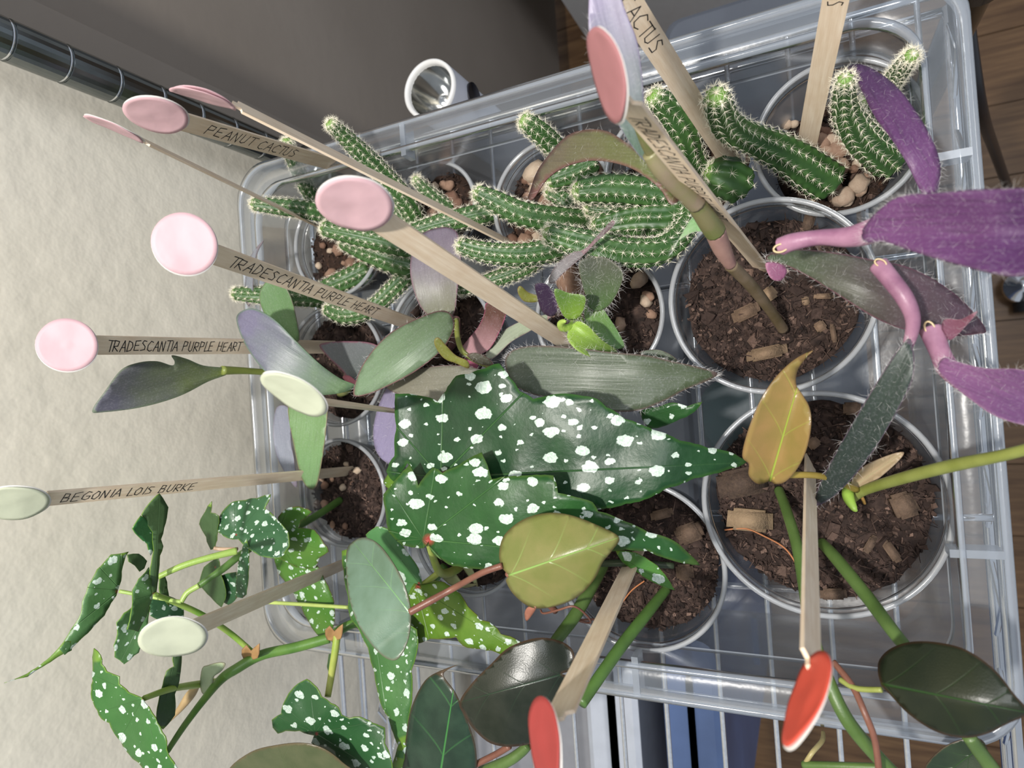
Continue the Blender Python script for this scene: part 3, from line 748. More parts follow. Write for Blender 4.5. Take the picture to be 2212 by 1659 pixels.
# ---------------------------------------------------------------- tradescantias
def plant(k, name, label, cat='plant'):
    c, r, zs, so = CC[k]; return empty(name, (c.x, c.y, zs), label, cat)
PKE = '#9a4868'
p = plant('B', 'purple_heart', 'purple heart plant with brown stem and broad magenta leaves spilling over the front rim')
st = stem_mat('#7a6a58', '#5c5038'); stp = stem_mat('#a58478', '#8c6a66'); stg = stem_mat('#5d6a34', '#6f6a4a')
tubepart(p, 'stem', ((1692, 712, .062), (1665, 672, .085), (1625, 620, .112), (1578, 572, .138)), (11, 11, 13, 14), st)
tubepart(p, 'sheath', ((1578, 572, .138), (1560, 538, .150), (1545, 500, .162)), (13, 19, 22), stp)
tubepart(p, 'stem', ((1545, 500, .162), (1528, 476, .170), (1504, 440, .180)), (23, 22, 20), stg)
tubepart(p, 'sheath', ((1506, 442, .180), (1470, 405, .192), (1430, 365, .204), (1404, 330, .212)), (20, 22, 22, 18), stem_mat('#8b7a6a', '#7d7a55'))
tubepart(p, 'stem', ((1420, 350, .205), (1398, 310, .216), (1372, 250, .230)), (14, 14, 11), stg)
leafmesh(p, ((1405, 352), (1375, 330), (1332, 262), (1305, 200), (1283, 130), (1272, 60), (1276, -30), (1300, -60), (1330, -30), (1352, 30), (1375, 90), (1386, 160), (1392, 230), (1405, 290)), (1403, 348), (1300, -60), trad_mat('#5d7a63', '#9b93ab', '#8a7f9a'), .205, .250, fold=.004, arch=.005, hairs=260)
leafmesh(p, ((1470, 425), (1440, 400), (1400, 345), (1350, 306), (1310, 283), (1265, 280), (1225, 293), (1190, 328), (1160, 370), (1145, 412), (1140, 430), (1152, 428), (1180, 387), (1220, 360), (1270, 347), (1320, 350), (1372, 367), (1425, 405), (1450, 440)), (1462, 432), (1142, 430), trad_mat('#62703a', '#726a55', '#7a4a50', stripes=.5), .190, .120, arch=.03, fold=.0, across=-.012, hairs=200, thick=.0008)
leafmesh(p, ((1545, 505), (1505, 500), (1465, 520), (1452, 545), (1470, 510), (1495, 470), (1515, 470)), (1540, 495), (1452, 545), trad_mat('#73a565', '#9bb890', '#b9c9a8'), .160, .150, hairs=160)
mag = trad_mat('#704672', '#50305a', '#5d4460', .45, .9); dk = trad_mat('#4d5d45', '#5b4550', '#8a5468')
pk = stem_mat('#a57b90', '#80566f')
# hidden runner that carries the trailing leaves
tubepart(p, 'stem', ((1795, 608, .058), (1830, 620, .085), (1900, 635, .110), (2020, 690, .128)), (9, 9, 9, 9), st)
leafmesh(p, ((2022, 422), (1992, 418), (1958, 350), (1925, 300), (1888, 250), (1858, 190), (1832, 150), (1850, 138), (1885, 148), (1940, 190), (1990, 258), (2022, 320), (2032, 370)), (2008, 425), (1838, 142), mag, .150, .110, arch=.022, fold=-.004, hairs=260)
leafmesh(p, ((1655, 562), (1668, 546), (1720, 538), (1800, 545), (1880, 560), (1965, 578), (2040, 618), (2092, 662), (2130, 712), (2110, 722), (2050, 726), (1970, 716), (1900, 692), (1830, 650), (1760, 606), (1700, 575)), (1665, 556), (2132, 716), dk, .135, .120, arch=.030, fold=-.006, hairs=420)
leafmesh(p, ((1655, 568), (1690, 572), (1700, 588), (1686, 606), (1665, 600)), (1690, 575), (1655, 568), trad_mat('#9a6080', '#a86f8c', '#b07a90'), .145, .150, hairs=50)
tubepart(p, 'sheath', ((1688, 532, .182), (1715, 522, .185), (1770, 513, .188), (1830, 512, .192), (1880, 500, .196), (1925, 478, .200)), (20, 19, 17, 22, 27, 24), pk)
leafmesh(p, ((1868, 522), (1862, 500), (1880, 472), (1905, 448), (1930, 430), (1965, 421), (2030, 418), (2120, 411), (2230, 412), (2300, 450), (2290, 550), (2212, 592), (2130, 585), (2040, 562), (1965, 540), (1910, 522)), (1865, 505), (2300, 500), mag, .200, .240, fold=.008, arch=.004, ripple=.002, hairs=520, thick=.0009)
tubepart(p, 'sheath', ((1898, 572, .165), (1925, 605, .168), (1955, 645, .170), (1972, 690, .168), (1965, 735, .163), (1948, 775, .156)), (20, 19, 18, 15, 12, 7), pk)
leafmesh(p, ((1968, 735), (1974, 800), (1957, 850), (1902, 950), (1852, 1020), (1802, 1072), (1762, 1092), (1768, 1052), (1800, 988), (1850, 900), (1893, 828), (1930, 770), (1952, 740)), (1962, 735), (1760, 1094), trad_mat('#323f38', '#2f3a36', '#6a5568'), .166, .110, arch=.012, fold=.004, hairs=360)
tubepart(p, 'sheath', ((2012, 712, .150), (2030, 760, .154), (2048, 795, .156), (2085, 830, .158)), (24, 20, 22, 20), pk)
leafmesh(p, ((2025, 795), (2040, 772), (2070, 782), (2130, 796), (2212, 800), (2290, 840), (2300, 930), (2215, 918), (2150, 898), (2100, 865), (2050, 825)), (2035, 785), (2300, 900), trad_mat('#84587e', '#664670', '#94748c', .45, .8), .160, .190, fold=.006, hairs=300)
leafmesh(p, ((2040, 690), (2075, 690), (2110, 673), (2085, 705), (2052, 735), (2035, 715)), (2040, 712), (2110, 673), trad_mat('#8a5c70', '#80505f', '#a07080'), .155, .170, hairs=60)
g = G(); rr = 8*mpp(W(1686, 535, .19))
for (x, y, z_, a) in ((1686, 536, .186, 20), (1902, 568, .169, 17), (2008, 708, .154, 20)):
    c = W(x, y, z_); r0 = a*mpp(c)*.7; u = (CAM-c).normalized(); t1 = u.cross(Vector((0, 0, 1))).normalized(); t2 = u.cross(t1); ring_ = [c+r0*(math.cos(q*.314)*t1+.6*math.sin(q*.314)*t2) for q in range(21)]
    g.tube(ring_, r0*.16, 6)
g.build('cut_end', stem_mat('#c9b48a', '#b79a78'), p)

p = plant('K', 'purple_heart', 'hairy bright green tradescantia rosette with one long dark olive leaf')
gr = trad_mat('#7f9f3c', '#5d7d38', '#8aa060', .35); ol = trad_mat('#5c6658', '#46523a', '#6e5555', .38, .3)
tubepart(p, 'stem', ((1290, 720, .055), (1262, 705, .085), (1245, 690, .110)), (12, 13, 14), stem_mat('#7e9440', '#93a850'))
leafmesh(p, ((1185, 605), (1200, 575), (1232, 548), (1262, 538), (1290, 510), (1320, 478), (1326, 486), (1296, 515), (1262, 550), (1215, 592), (1195, 612)), (1190, 608), (1325, 480), trad_mat('#8b8a8c', '#6d5f60', '#8a6a70'), .115, .14, hairs=260, hair_len=.006)
leafmesh(p, ((1250, 570), (1280, 555), (1315, 560), (1345, 590), (1335, 630), (1310, 665), (1275, 670), (1262, 630)), (1300, 668), (1290, 556), trad_mat('#4f6a3c', '#53584a', '#6a6458'), .105, .12, fold=.006, hairs=320, hair_len=.006)
leafmesh(p, ((1198, 625), (1230, 634), (1262, 640), (1262, 665), (1248, 688), (1225, 690), (1208, 665)), (1240, 688), (1225, 628), gr, .118, .130, fold=.004, hairs=160)
leafmesh(p, ((1156, 615), (1180, 614), (1198, 640), (1204, 672), (1190, 684), (1170, 672), (1160, 640)), (1200, 672), (1160, 614), trad_mat('#6a5272', '#5f4868', '#7b6a70'), .112, .125, hairs=160)
leafmesh(p, ((1262, 665), (1290, 655), (1318, 690), (1345, 735), (1345, 752), (1310, 752), (1275, 730)), (1268, 672), (1345, 750), trad_mat('#6f8f4a', '#668a55', '#7b9a60'), .105, .09, fold=.004, hairs=160)
for q in range(3):      # rolled bright centre
    a0 = q*.9; pts_ = []
    for s_ in range(9): a = a0+s_*.35; pts_.append((1222+14*math.cos(a)*(1-.06*s_), 700+11*math.sin(a)*(1-.06*s_), .118+.004*s_*.4+q*.003))
    tubepart(p, 'rolled_leaf', pts_, (7, 8, 8, 8, 8, 7, 6, 5, 3), stem_mat('#8fae48', '#a3ba5a'), sub=3)
leafmesh(p, ((1225, 722), (1243, 695), (1268, 703), (1300, 735), (1335, 762), (1300, 775), (1262, 765), (1235, 745)), (1238, 705), (1335, 765), trad_mat('#98b84c', '#6d8a40', '#93a860', .3), .122, .100, fold=.010, arch=.006, hairs=220)
leafmesh(p, ((1094, 800), (1092, 775), (1108, 756), (1150, 747), (1230, 750), (1320, 761), (1400, 768), (1450, 780), (1505, 792), (1550, 806), (1530, 822), (1480, 842), (1430, 868), (1370, 888), (1290, 885), (1220, 866), (1150, 852), (1108, 830)), (1098, 795), (1550, 808), ol, .122, .105, arch=.008, fold=.004, ripple=.002, hairs=700, thick=.0008)
leafmesh(p, ((1380, 762), (1420, 755), (1455, 770), (1462, 785), (1420, 782)), (1400, 775), (1460, 785), ol, .10, .10)
p = plant('J', 'purple_heart', 'grey green purple heart plant with pink edged leaf, behind the long bare stick')
tubepart(p, 'stem', ((975, 750, .050), (985, 725, .080), (985, 690, .100)), (8, 9, 9), stem_mat('#6a4a4c', '#7a5a50'))
leafmesh(p, ((898, 640), (886, 590), (890, 545), (905, 510), (945, 492), (985, 500), (995, 560), (988, 620), (978, 682), (940, 690), (915, 672)), (965, 688), (935, 492), trad_mat('#7d7f68', '#7f7584', '#8a5a70'), .085, .080, arch=.010, fold=.006, hairs=160)
leafmesh(p, ((765, 855), (768, 825), (785, 785), (815, 745), (850, 714), (900, 688), (950, 671), (975, 680), (980, 712), (955, 755), (905, 797), (850, 828), (800, 850)), (975, 690), (765, 856), trad_mat('#5f7053', '#71886a', '#a04a68'), .105, .125, arch=.010, fold=-.005, hairs=90)
leafmesh(p, ((1050, 655), (1072, 655), (1092, 675), (1078, 718), (1052, 758), (1010, 768), (995, 755), (1030, 710), (1045, 680)), (1000, 762), (1065, 655), trad_mat('#c59aa0', '#5c4038', '#b5557a'), .075, .095, fold=.004, hairs=80)
leafmesh(p, ((1048, 772), (1062, 738), (1100, 706), (1150, 686), (1195, 680), (1150, 712), (1105, 738), (1068, 772)), (1050, 770), (1195, 680), trad_mat('#a4ab98', '#8f9a80', '#9a6a78'), .08, .09)
leafmesh(p, ((1030, 770), (1012, 765), (985, 800), (1000, 830), (1030, 800)), (1005, 768), (1010, 830), trad_mat('#a84a6c', '#7a3a50', '#a84a6c'), .060, .062)
leafmesh(p, ((860, 852), (835, 835), (860, 812), (905, 797), (960, 789), (1020, 793), (1065, 812), (1040, 845), (1000, 870), (930, 880)), (1060, 815), (845, 845), trad_mat('#66685a', '#807d6e', '#7a5560'), .105, .100, arch=.006, hairs=160)
leafmesh(p, ((880, 835), (845, 830), (820, 870), (806, 930), (815, 980), (850, 1002), (880, 950), (895, 880)), (875, 840), (825, 990), trad_mat('#7d7690', '#8a82a0', '#8a7f95'), .092, .085, hairs=160)
ylg = trad_mat('#86883f', '#6f7234', '#8a7040')
leafmesh(p, ((1012, 796), (985, 785), (960, 775), (942, 752), (938, 735), (948, 730), (965, 748), (985, 768), (1010, 780)), (1010, 788), (940, 732), ylg, .120, .135)
leafmesh(p, ((1060, 790), (1030, 785), (1012, 772), (1010, 765), (1030, 762), (1052, 772), (1065, 785)), (1062, 788), (1010, 765), trad_mat('#4a4a35', '#4f4a38', '#6a4a4a'), .122, .128, hairs=30)
tubepart(p, 'stem', ((985, 690, .100), (1000, 760, .112), (1080, 800, .120)), (6, 6, 6), stem_mat('#62682c', '#70753a'))
leafmesh(p, ((1118, 625), (1125, 618), (1142, 632), (1165, 640), (1162, 652), (1135, 652), (1122, 640)), (1162, 646), (1120, 620), ylg, .095, .105)
p = plant('I', 'purple_heart', 'purple heart plant near the wall with one tall dark leaf rising against the wall')
tubepart(p, 'stem', ((735, 850, .050), (745, 845, .085), (752, 838, .110)), (8, 9, 9), stem_mat('#7d8a45', '#8a8a50'))
leafmesh(p, ((512, 700), (514, 678), (540, 666), (570, 676), (600, 697), (640, 738), (690, 786), (735, 818), (768, 833), (748, 846), (705, 853), (655, 850), (608, 833), (565, 795), (530, 745)), (765, 838), (515, 678), trad_mat('#6f8a60', '#6f6c82', '#6d8a68', .4, .3), .112, .150, arch=.010, fold=.006)
leafmesh(p, ((560, 640), (575, 608), (600, 604), (625, 635), (640, 690), (644, 738), (600, 712), (572, 680)), (640, 735), (585, 604), trad_mat('#5d7f4d', '#648458', '#7a6a60'), .100, .120, fold=.004)
leafmesh(p, ((569, 519), (556, 545), (548, 580), (545, 640), (538, 662), (530, 645), (530, 600), (542, 552)), (538, 660), (569, 519), trad_mat('#7c8188', '#83868e', '#7a6a70'), .105, .120)
leafmesh(p, ((690, 748), (705, 740), (750, 737), (805, 742), (835, 768), (800, 805), (768, 832), (740, 802), (712, 775)), (768, 832), (700, 742), trad_mat('#5f6663', '#6a6d70', '#9a5068'), .098, .085, fold=.005)
leafmesh(p, ((740, 815), (755, 812), (775, 832), (762, 838)), (772, 834), (742, 812), trad_mat('#b8707a', '#a8606a', '#b8707a'), .100, .098)
leafmesh(p, ((622, 875), (655, 862), (703, 872), (704, 925), (696, 990), (684, 1048), (668, 1056), (650, 1030), (635, 965)), (690, 850), (670, 1056), trad_mat('#6d8a58', '#779a68', '#8f6f60'), .105, .098, arch=.010, fold=.004)
leafmesh(p, ((598, 880), (625, 885), (628, 950), (636, 1000), (641, 1052), (622, 1032), (598, 985), (590, 930)), (615, 870), (641, 1052), trad_mat('#7f8290', '#8a8f9a', '#8a7a88'), .100, .092, fold=.003)
# tall leaf on its own stem, near the wall
tubepart(p, 'stem', ((750, 838, .345), (640, 812, .352), (545, 802, .358), (480, 800, .360)), (7, 7, 7, 10), stem_mat('#7a8440', '#6f7a3a'), mode='y')
leafmesh(p, ((492, 796), (440, 790), (405, 776), (372, 768), (378, 782), (372, 790), (340, 781), (300, 784), (262, 800), (228, 845), (199, 888), (225, 890), (290, 882), (350, 868), (400, 850), (450, 824), (492, 808)), (495, 802), (199, 889), trad_mat('#66743c', '#565662', '#6b7a60', .5, .3), .360, .385, fold=-.010, mode='y')
# ---------------------------------------------------------------- philodendrons
p = plant('A', 'philodendron', 'philodendron in the largest cup with golden new leaf and thick olive vine')
vine = stem_mat('#465e2c', '#546c38'); vol = stem_mat('#7d8540', '#8d9450'); brn = stem_mat('#7a5242', '#684236')
leafmesh(p, ((1755, 757), (1722, 773), (1692, 798), (1665, 830), (1640, 872), (1617, 930), (1604, 985), (1618, 1003), (1618, 1028), (1638, 1046), (1663, 1040), (1676, 1046), (1697, 1040), (1722, 1012), (1742, 968), (1751, 915), (1747, 880), (1734, 855), (1720, 830), (1723, 800), (1742, 772)), (1664, 1036), (1740, 775), phil_mat('#86753f', '#9a7c4c', '#a0bc48', .28), .150, .165, fold=.010, arch=.006, ripple=.002, label='golden new leaf with lime veins')
tubepart(p, 'petiole', ((1668, 1030, .150), (1710, 1026, .142), (1780, 1030, .125), (1850, 1058, .085)), (7, 7, 7, 7), stem_mat('#a08a40', '#8d7a38'))
tubepart(p, 'vine', ((1838, 1078, .072), (1870, 1058, .085), (1960, 1030, .120), (2060, 1005, .150), (2160, 985, .175), (2240, 965, .190)), (11, 11, 13, 14, 13, 13), vol)
leafmesh(p, ((1838, 1045), (1862, 1012), (1905, 990), (1952, 976), (1935, 1000), (1890, 1038), (1855, 1055)), (1842, 1052), (1952, 976), phil_mat('#b8a284', '#a89878', '#c0b890', .4), .080, .090, fold=.006)
tubepart(p, 'bud', ((1833, 1048, .078), (1832, 1072, .085), (1845, 1098, .09), (1852, 1103, .09)), (10, 12, 7, 2), stem_mat('#86a844', '#98b850'))
tubepart(p, 'root_tip', ((1848, 1055, .075), (1862, 1075, .072), (1868, 1088, .068)), (4, 4, 3), stem_mat('#a5824a', '#957238'))
tubepart(p, 'vine', ((1682, 1058, .066), (1698, 1100, .085), (1722, 1180, .110), (1738, 1270, .130), (1752, 1360, .145), (1785, 1460, .155), (1830, 1555, .160), (1900, 1640, .155), (1960, 1700, .15)), (10, 11, 12, 13, 13, 14, 15, 15, 15), vine)
tubepart(p, 'vine', ((1775, 1172, .068), (1805, 1205, .085), (1870, 1285, .110), (1930, 1365, .130), (1975, 1420, .140)), (11, 13, 14, 14, 13), vine)
tubepart(p, 'root', ((1800, 1430, .150), (1840, 1480, .158), (1868, 1540, .165), (1890, 1600, .165), (1900, 1680, .165)), (7, 7, 7, 7, 7), brn)
tubepart(p, 'petiole', ((1815, 1468, .155), (1850, 1487, .160), (1905, 1490, .165)), (6, 6, 6), vol)
leafmesh(p, ((1902, 1476), (1896, 1450), (1900, 1424), (1925, 1400), (1970, 1386), (2030, 1388), (2090, 1405), (2150, 1448), (2190, 1498), (2222, 1535), (2212, 1548), (2180, 1562), (2130, 1586), (2080, 1594), (2020, 1580), (1962, 1542), (1922, 1500), (1906, 1484)), (1908, 1478), (2222, 1540), phil_mat('#1c2418', '#262c1c', '#2f5a24', .33, .5), .168, .190, fold=-.008, arch=.008, label='dark green leaf')
leafmesh(p, ((2004, 1670), (2030, 1622), (2080, 1598), (2122, 1600), (2138, 1640), (2142, 1680)), (2130, 1605), (2030, 1680), phil_mat('#2c3a2a', '#384832', '#3f6a34', .35), .120, .115, fold=.004)
tubepart(p, 'vine', ((2092, 1590, .135), (2115, 1622, .130), (2150, 1670, .125)), (14, 15, 16), vine)
tubepart(p, 'vine', ((1735, 1652, .12), (1800, 1654, .125), (1930, 1658, .13)), (8, 8, 8), vine)
tubepart(p, 'root', ((1740, 1648, .12), (1755, 1625, .12), (1776, 1600, .11), (1778, 1582, .10)), (5, 5, 5, 4), stem_mat('#a5986a', '#8d8050'))
p = plant('C', 'philodendron', 'philodendron in the cup left of the largest one with heart shaped velvety leaves')
tubepart(p, 'vine', ((1440, 1272, .062), (1400, 1322, .085), (1350, 1385, .110), (1300, 1455, .132), (1255, 1520, .150)), (10, 12, 13, 13, 13), stem_mat('#415c2c', '#4f7034'))
tubepart(p, 'vine', ((1302, 1222, .066), (1280, 1262, .085), (1245, 1325, .105), (1208, 1375, .120), (1190, 1400, .125)), (13, 14, 14, 13, 12), vine)
tubepart(p, 'vine', ((1290, 1218, .090), (1350, 1216, .095), (1455, 1222, .085)), (7, 8, 7), stem_mat('#33402a', '#2c3624'))
tubepart(p, 'petiole', ((1085, 1222, .186), (1040, 1238, .186), (985, 1268, .176), (930, 1298, .182), (886, 1322, .186)), (7, 7, 7, 8, 8), brn)
tubepart(p, 'petiole', ((1098, 1240, .186), (1140, 1262, .140), (1200, 1320, .115)), (7, 7, 7), brn)
leafmesh(p, ((748, 1195), (762, 1170), (788, 1161), (818, 1176), (850, 1218), (874, 1266), (887, 1322), (882, 1378), (862, 1420), (838, 1424), (805, 1396), (772, 1345), (752, 1280)), (886, 1324), (770, 1180), phil_mat('#5d7560', '#6d8674', '#84b870', .3, .55), .186, .165, fold=.006, arch=.006, label='silvery grey green leaf')
leafmesh(p, ((1098, 1243), (1084, 1225), (1078, 1195), (1090, 1155), (1130, 1122), (1180, 1108), (1230, 1112), (1285, 1132), (1337, 1160), (1322, 1190), (1302, 1215), (1285, 1250), (1250, 1288), (1200, 1310), (1150, 1313), (1112, 1287), (1093, 1256)), (1101, 1242), (1337, 1161), phil_mat('#70763e', '#827e4c', '#93bf66', .33), .188, .182, fold=-.012, arch=.006, label='yellow green heart leaf with pale vein')
leafmesh(p, ((1140, 1312), (1158, 1312), (1150, 1328), (1137, 1342), (1133, 1325)), (1150, 1312), (1136, 1342), phil_mat('#a8705c', '#98604e', '#b8866c', .4), .180, .170)
leafmesh(p, ((992, 1518), (1020, 1475), (1060, 1435), (1100, 1398), (1160, 1378), (1208, 1384), (1235, 1402), (1241, 1428), (1233, 1448), (1214, 1456), (1232, 1466), (1228, 1510), (1200, 1560), (1160, 1600), (1110, 1613), (1060, 1606), (1022, 1574), (1004, 1545)), (1213, 1457), (993, 1517), phil_mat('#1c2319', '#2d3128', '#34553a', .3, .4), .150, .160, fold=-.006, arch=.006, ripple=.002, label='blackish green heart leaf')
leafmesh(p, ((990, 1436), (958, 1446), (918, 1470), (888, 1530), (876, 1600), (868, 1680), (900, 1740), (980, 1740), (1024, 1680), (1028, 1620), (1010, 1560), (985, 1500), (958, 1462), (965, 1448)), (940, 1740), (988, 1437), phil_mat('#22362a', '#2f4636', '#4f9a4c', .33, .7), .130, .150, fold=-.006, arch=.008, label='dark green leaf with bright midrib')
leafmesh(p, ((490, 1670), (540, 1626), (600, 1610), (655, 1606), (700, 1618), (740, 1648), (775, 1690), (640, 1740), (520, 1720)), (640, 1720), (600, 1608), phil_mat('#4d5738', '#5d6244', '#6a7a4c', .38, .4), .170, .185, fold=-.004)
tubepart(p, 'vine', ((1140, 1610, .13), (1125, 1625, .13), (1095, 1645, .13), (1040, 1668, .125)), (10, 11, 12, 12), vine)
tubepart(p, 'petiole', ((1100, 1612, .138), (1070, 1630, .135), (1020, 1655, .135)), (7, 7, 7), brn)
tubepart(p, 'root', ((1168, 1318, .11), (1175, 1325, .115), (1205, 1318, .12), (1240, 1310, .12), (1268, 1330, .11), (1275, 1345, .10), (1250, 1340, .10), (1290, 1338, .09)), (2.4,)*8, brn)
# ---------------------------------------------------------------- begonias
p = plant('N', 'spotted_begonia', 'begonia with two huge dark green white spotted leaves in the centre of the picture')
bs = stem_mat('#8ba044', '#a5aa58'); bmD = beg_mat('#12331a', '#1a4221', edge='#3f6a2a'); bmM = beg_mat('#1b421c', '#265224', edge='#4f6a2a', dens=1.15); bmY = beg_mat('#4d7320', '#5f7e28', edge='#6d6a28', dens=1.7)
tubepart(p, 'stem', ((1010, 1200, .050), (985, 1230, .080), (950, 1235, .115), (925, 1170, .158)), (10, 10, 9, 7), bs)
tubepart(p, 'stem', ((950, 1235, .105), (925, 1255, .108), (905, 1268, .110)), (7, 7, 6), bs)
tubepart(p, 'stem', ((960, 1225, .095), (900, 1290, .095), (830, 1330, .100), (755, 1350, .110), (712, 1378, .120)), (10, 10, 10, 10, 11), stem_mat('#4d7430', '#5a823a'))
leafmesh(p, ((853, 850), (920, 857), (945, 868), (963, 845), (985, 812), (1013, 808), (1050, 795), (1078, 785), (1100, 815), (1122, 845), (1152, 862), (1220, 850), (1290, 862), (1310, 880), (1350, 905), (1410, 928), (1470, 952), (1530, 968), (1572, 975), (1613, 998), (1570, 1015), (1500, 1033), (1440, 1055), (1390, 1080), (1352, 1088), (1300, 1100), (1200, 1110), (1080, 1080), (990, 1050), (925, 1060), (905, 1050), (880, 1000), (850, 1040), (834, 1018), (852, 985), (856, 920)), (965, 1030), (1613, 999), bmD, .150, .128, arch=.012, ripple=.005, smooth=False, serr=2.5)
leafmesh(p, ((832, 1100), (828, 1068), (846, 1048), (885, 1003), (903, 1050), (935, 1010), (955, 1022), (985, 1008), (1040, 977), (1062, 1035), (1120, 1028), (1195, 1027), (1205, 1065), (1280, 1085), (1292, 1105), (1335, 1120), (1400, 1150), (1455, 1168), (1482, 1190), (1513, 1222), (1450, 1210), (1400, 1190), (1352, 1187), (1300, 1192), (1200, 1212), (1100, 1226), (1040, 1230), (970, 1220), (932, 1192), (926, 1168), (915, 1184), (870, 1178), (840, 1150)), (926, 1166), (1513, 1222), bmM, .163, .140, arch=.012, ripple=.005, smooth=False, serr=2)
leafmesh(p, ((868, 1252), (903, 1264), (950, 1255), (985, 1275), (1010, 1310), (1035, 1338), (1065, 1350), (1082, 1370), (1120, 1385), (1150, 1405), (1169, 1440), (1140, 1416), (1100, 1415), (1060, 1405), (1040, 1402), (1000, 1395), (985, 1376), (930, 1380), (898, 1391), (884, 1375), (878, 1320), (872, 1285)), (903, 1268), (1168, 1438), bmY, .115, .120, arch=.010, ripple=.004, smooth=False, serr=3, label='bright yellow green spotted leaf')
leafmesh(p, ((1380, 890), (1420, 880), (1455, 870), (1485, 878), (1517, 868), (1500, 890), (1470, 905), (1430, 922), (1400, 925)), (1350, 915), (1517, 869), bmM, .112, .118, ripple=.003, smooth=False, serr=2)
leafmesh(p, ((1330, 1190), (1375, 1195), (1420, 1222), (1458, 1275), (1420, 1262), (1380, 1238), (1345, 1215)), (1320, 1190), (1458, 1275), beg_mat('#3a6a28', '#4a7a30'), .108, .098, smooth=False, serr=2)
leafmesh(p, ((840, 1020), (828, 1040), (832, 1050), (850, 1065), (870, 1060), (860, 1030)), (880, 1060), (828, 1040), bmY, .118, .112, smooth=False)
leafmesh(p, ((790, 1155), (812, 1138), (836, 1142), (870, 1180), (905, 1230), (912, 1275), (890, 1310), (860, 1300), (820, 1230)), (905, 1260), (815, 1140), beg_mat('#3a6a3a', '#4a7a48'), .112, .125, ripple=.004, smooth=False, serr=2)
leafmesh(p, ((738, 1190), (752, 1186), (800, 1260), (850, 1330), (900, 1360), (902, 1400), (888, 1450), (890, 1500), (882, 1560), (876, 1620), (862, 1680), (842, 1680), (860, 1610), (838, 1548), (822, 1520), (808, 1450), (795, 1400), (775, 1360), (755, 1330), (752, 1290), (742, 1230)), (800, 1300), (855, 1680), beg_mat('#3c6634', '#4a7540', dens=1.6), .130, .140, ripple=.003, smooth=False, serr=2)
leafmesh(p, ((952, 1238), (975, 1230), (1000, 1258), (1030, 1262), (1005, 1270), (970, 1262)), (955, 1238), (1030, 1262), phil_mat('#a8b078', '#b8ba8a', '#c0c890', .5), .085, .080, name='papery_bract')
leafmesh(p, ((1000, 1225), (1020, 1228), (1032, 1268), (1012, 1245)), (1005, 1228), (1032, 1268), phil_mat('#a8b078', '#b8ba8a', '#c0c890', .5), .080, .075, name='papery_bract')
tubepart(p, 'stem', ((712, 1378, .120), (640, 1398, .135), (565, 1415, .152), (510, 1445, .165), (478, 1467, .172), (440, 1512, .195), (400, 1565, .215), (362, 1622, .238)), (11, 11, 11, 11, 10, 8, 7, 6), stem_mat('#4d7430', '#60843c'))
tubepart(p, 'stem', ((730, 1360, .122), (722, 1420, .130), (708, 1505, .145)), (8, 8, 7), bs)
tubepart(p, 'petiole', ((470, 1472, .173), (430, 1478, .180), (370, 1488, .215), (312, 1508, .242)), (7, 8, 7, 6), stem_mat('#8aa544', '#9aae55'))
tubepart(p, 'petiole', ((548, 1412, .155), (500, 1370, .165), (440, 1330, .190), (380, 1302, .210), (336, 1284, .228)), (6, 6, 6, 6, 5), stem_mat('#6d9638', '#8aa04c'))
tubepart(p, 'petiole', ((752, 1312, .120), (660, 1306, .125), (578, 1301, .13)), (4, 4, 4), stem_mat('#a8b868', '#98a85a'))
leafmesh(p, ((662, 1467), (684, 1485), (694, 1505), (714, 1519), (731, 1529), (738, 1545), (754, 1552), (778, 1549), (805, 1562), (831, 1572), (831, 1606), (845, 1640), (850, 1680), (745, 1690), (721, 1632), (694, 1616), (672, 1605), (678, 1589), (647, 1579), (617, 1579), (600, 1585), (589, 1572), (587, 1555), (607, 1542), (614, 1515), (634, 1485)), (684, 1585), (850, 1690), beg_mat('#234a28', '#2d5630', dens=1.35), .158, .150, ripple=.005, smooth=False, serr=1.5)
leafmesh(p, ((202, 1401), (216, 1416), (219, 1435), (230, 1451), (244, 1457), (257, 1462), (257, 1478), (278, 1496), (306, 1508), (313, 1520), (328, 1540), (340, 1562), (350, 1582), (360, 1602), (360, 1619), (364, 1632), (389, 1672), (330, 1680), (298, 1647), (278, 1629), (261, 1602), (244, 1580), (236, 1562), (219, 1553), (210, 1535), (197, 1508), (197, 1489), (200, 1471), (200, 1447)), (310, 1512), (350, 1680), beg_mat('#2f5f28', '#3a6a32', dens=1.5), .245, .240, ripple=.005, smooth=False, serr=2)
leafmesh(p, ((432, 1480), (436, 1445), (448, 1438), (470, 1432), (486, 1434), (478, 1450), (462, 1462), (458, 1478), (440, 1500)), (445, 1490), (486, 1434), phil_mat('#a8b896', '#98a884', '#b0c0a0', .5), .180, .185, name='papery_bract', fold=.004)
tubepart(p, 'bract', ((428, 1482, .18), (412, 1500, .182), (390, 1530, .186), (362, 1562, .19)), (4, 10, 7, 2), stem_mat('#b39a70', '#a38a62'))
for (x, y, z_) in ((540, 1412, .158), (720, 1370, .125)):
    leafmesh(p, ((x-18, y-8), (x-8, y-18), (x+2, y-6), (x+20, y-22), (x+16, y+10), (x, y+16), (x-14, y+12)), (x, y+8), (x+10, y-20), phil_mat('#b08a5c', '#a07a4e', '#b89a70', .6), z_, z_+.006, name='dry_bract', fold=.005, smooth=False, serr=2)
p = plant('M', 'spotted_begonia', 'smaller spotted begonia in front of the wall with leaves fanned on pale stems')
gM = beg_mat('#446a3c', '#527848', dens=1.7); gD = beg_mat('#2c5434', '#38603e', dens=1.9); gU = beg_mat('#39532f', '#445f3a', spot=.0); gL = beg_mat('#44742a', '#50782e', dens=1.8, edge='#7a5540')
pm = stem_mat('#86a050', '#98b060')
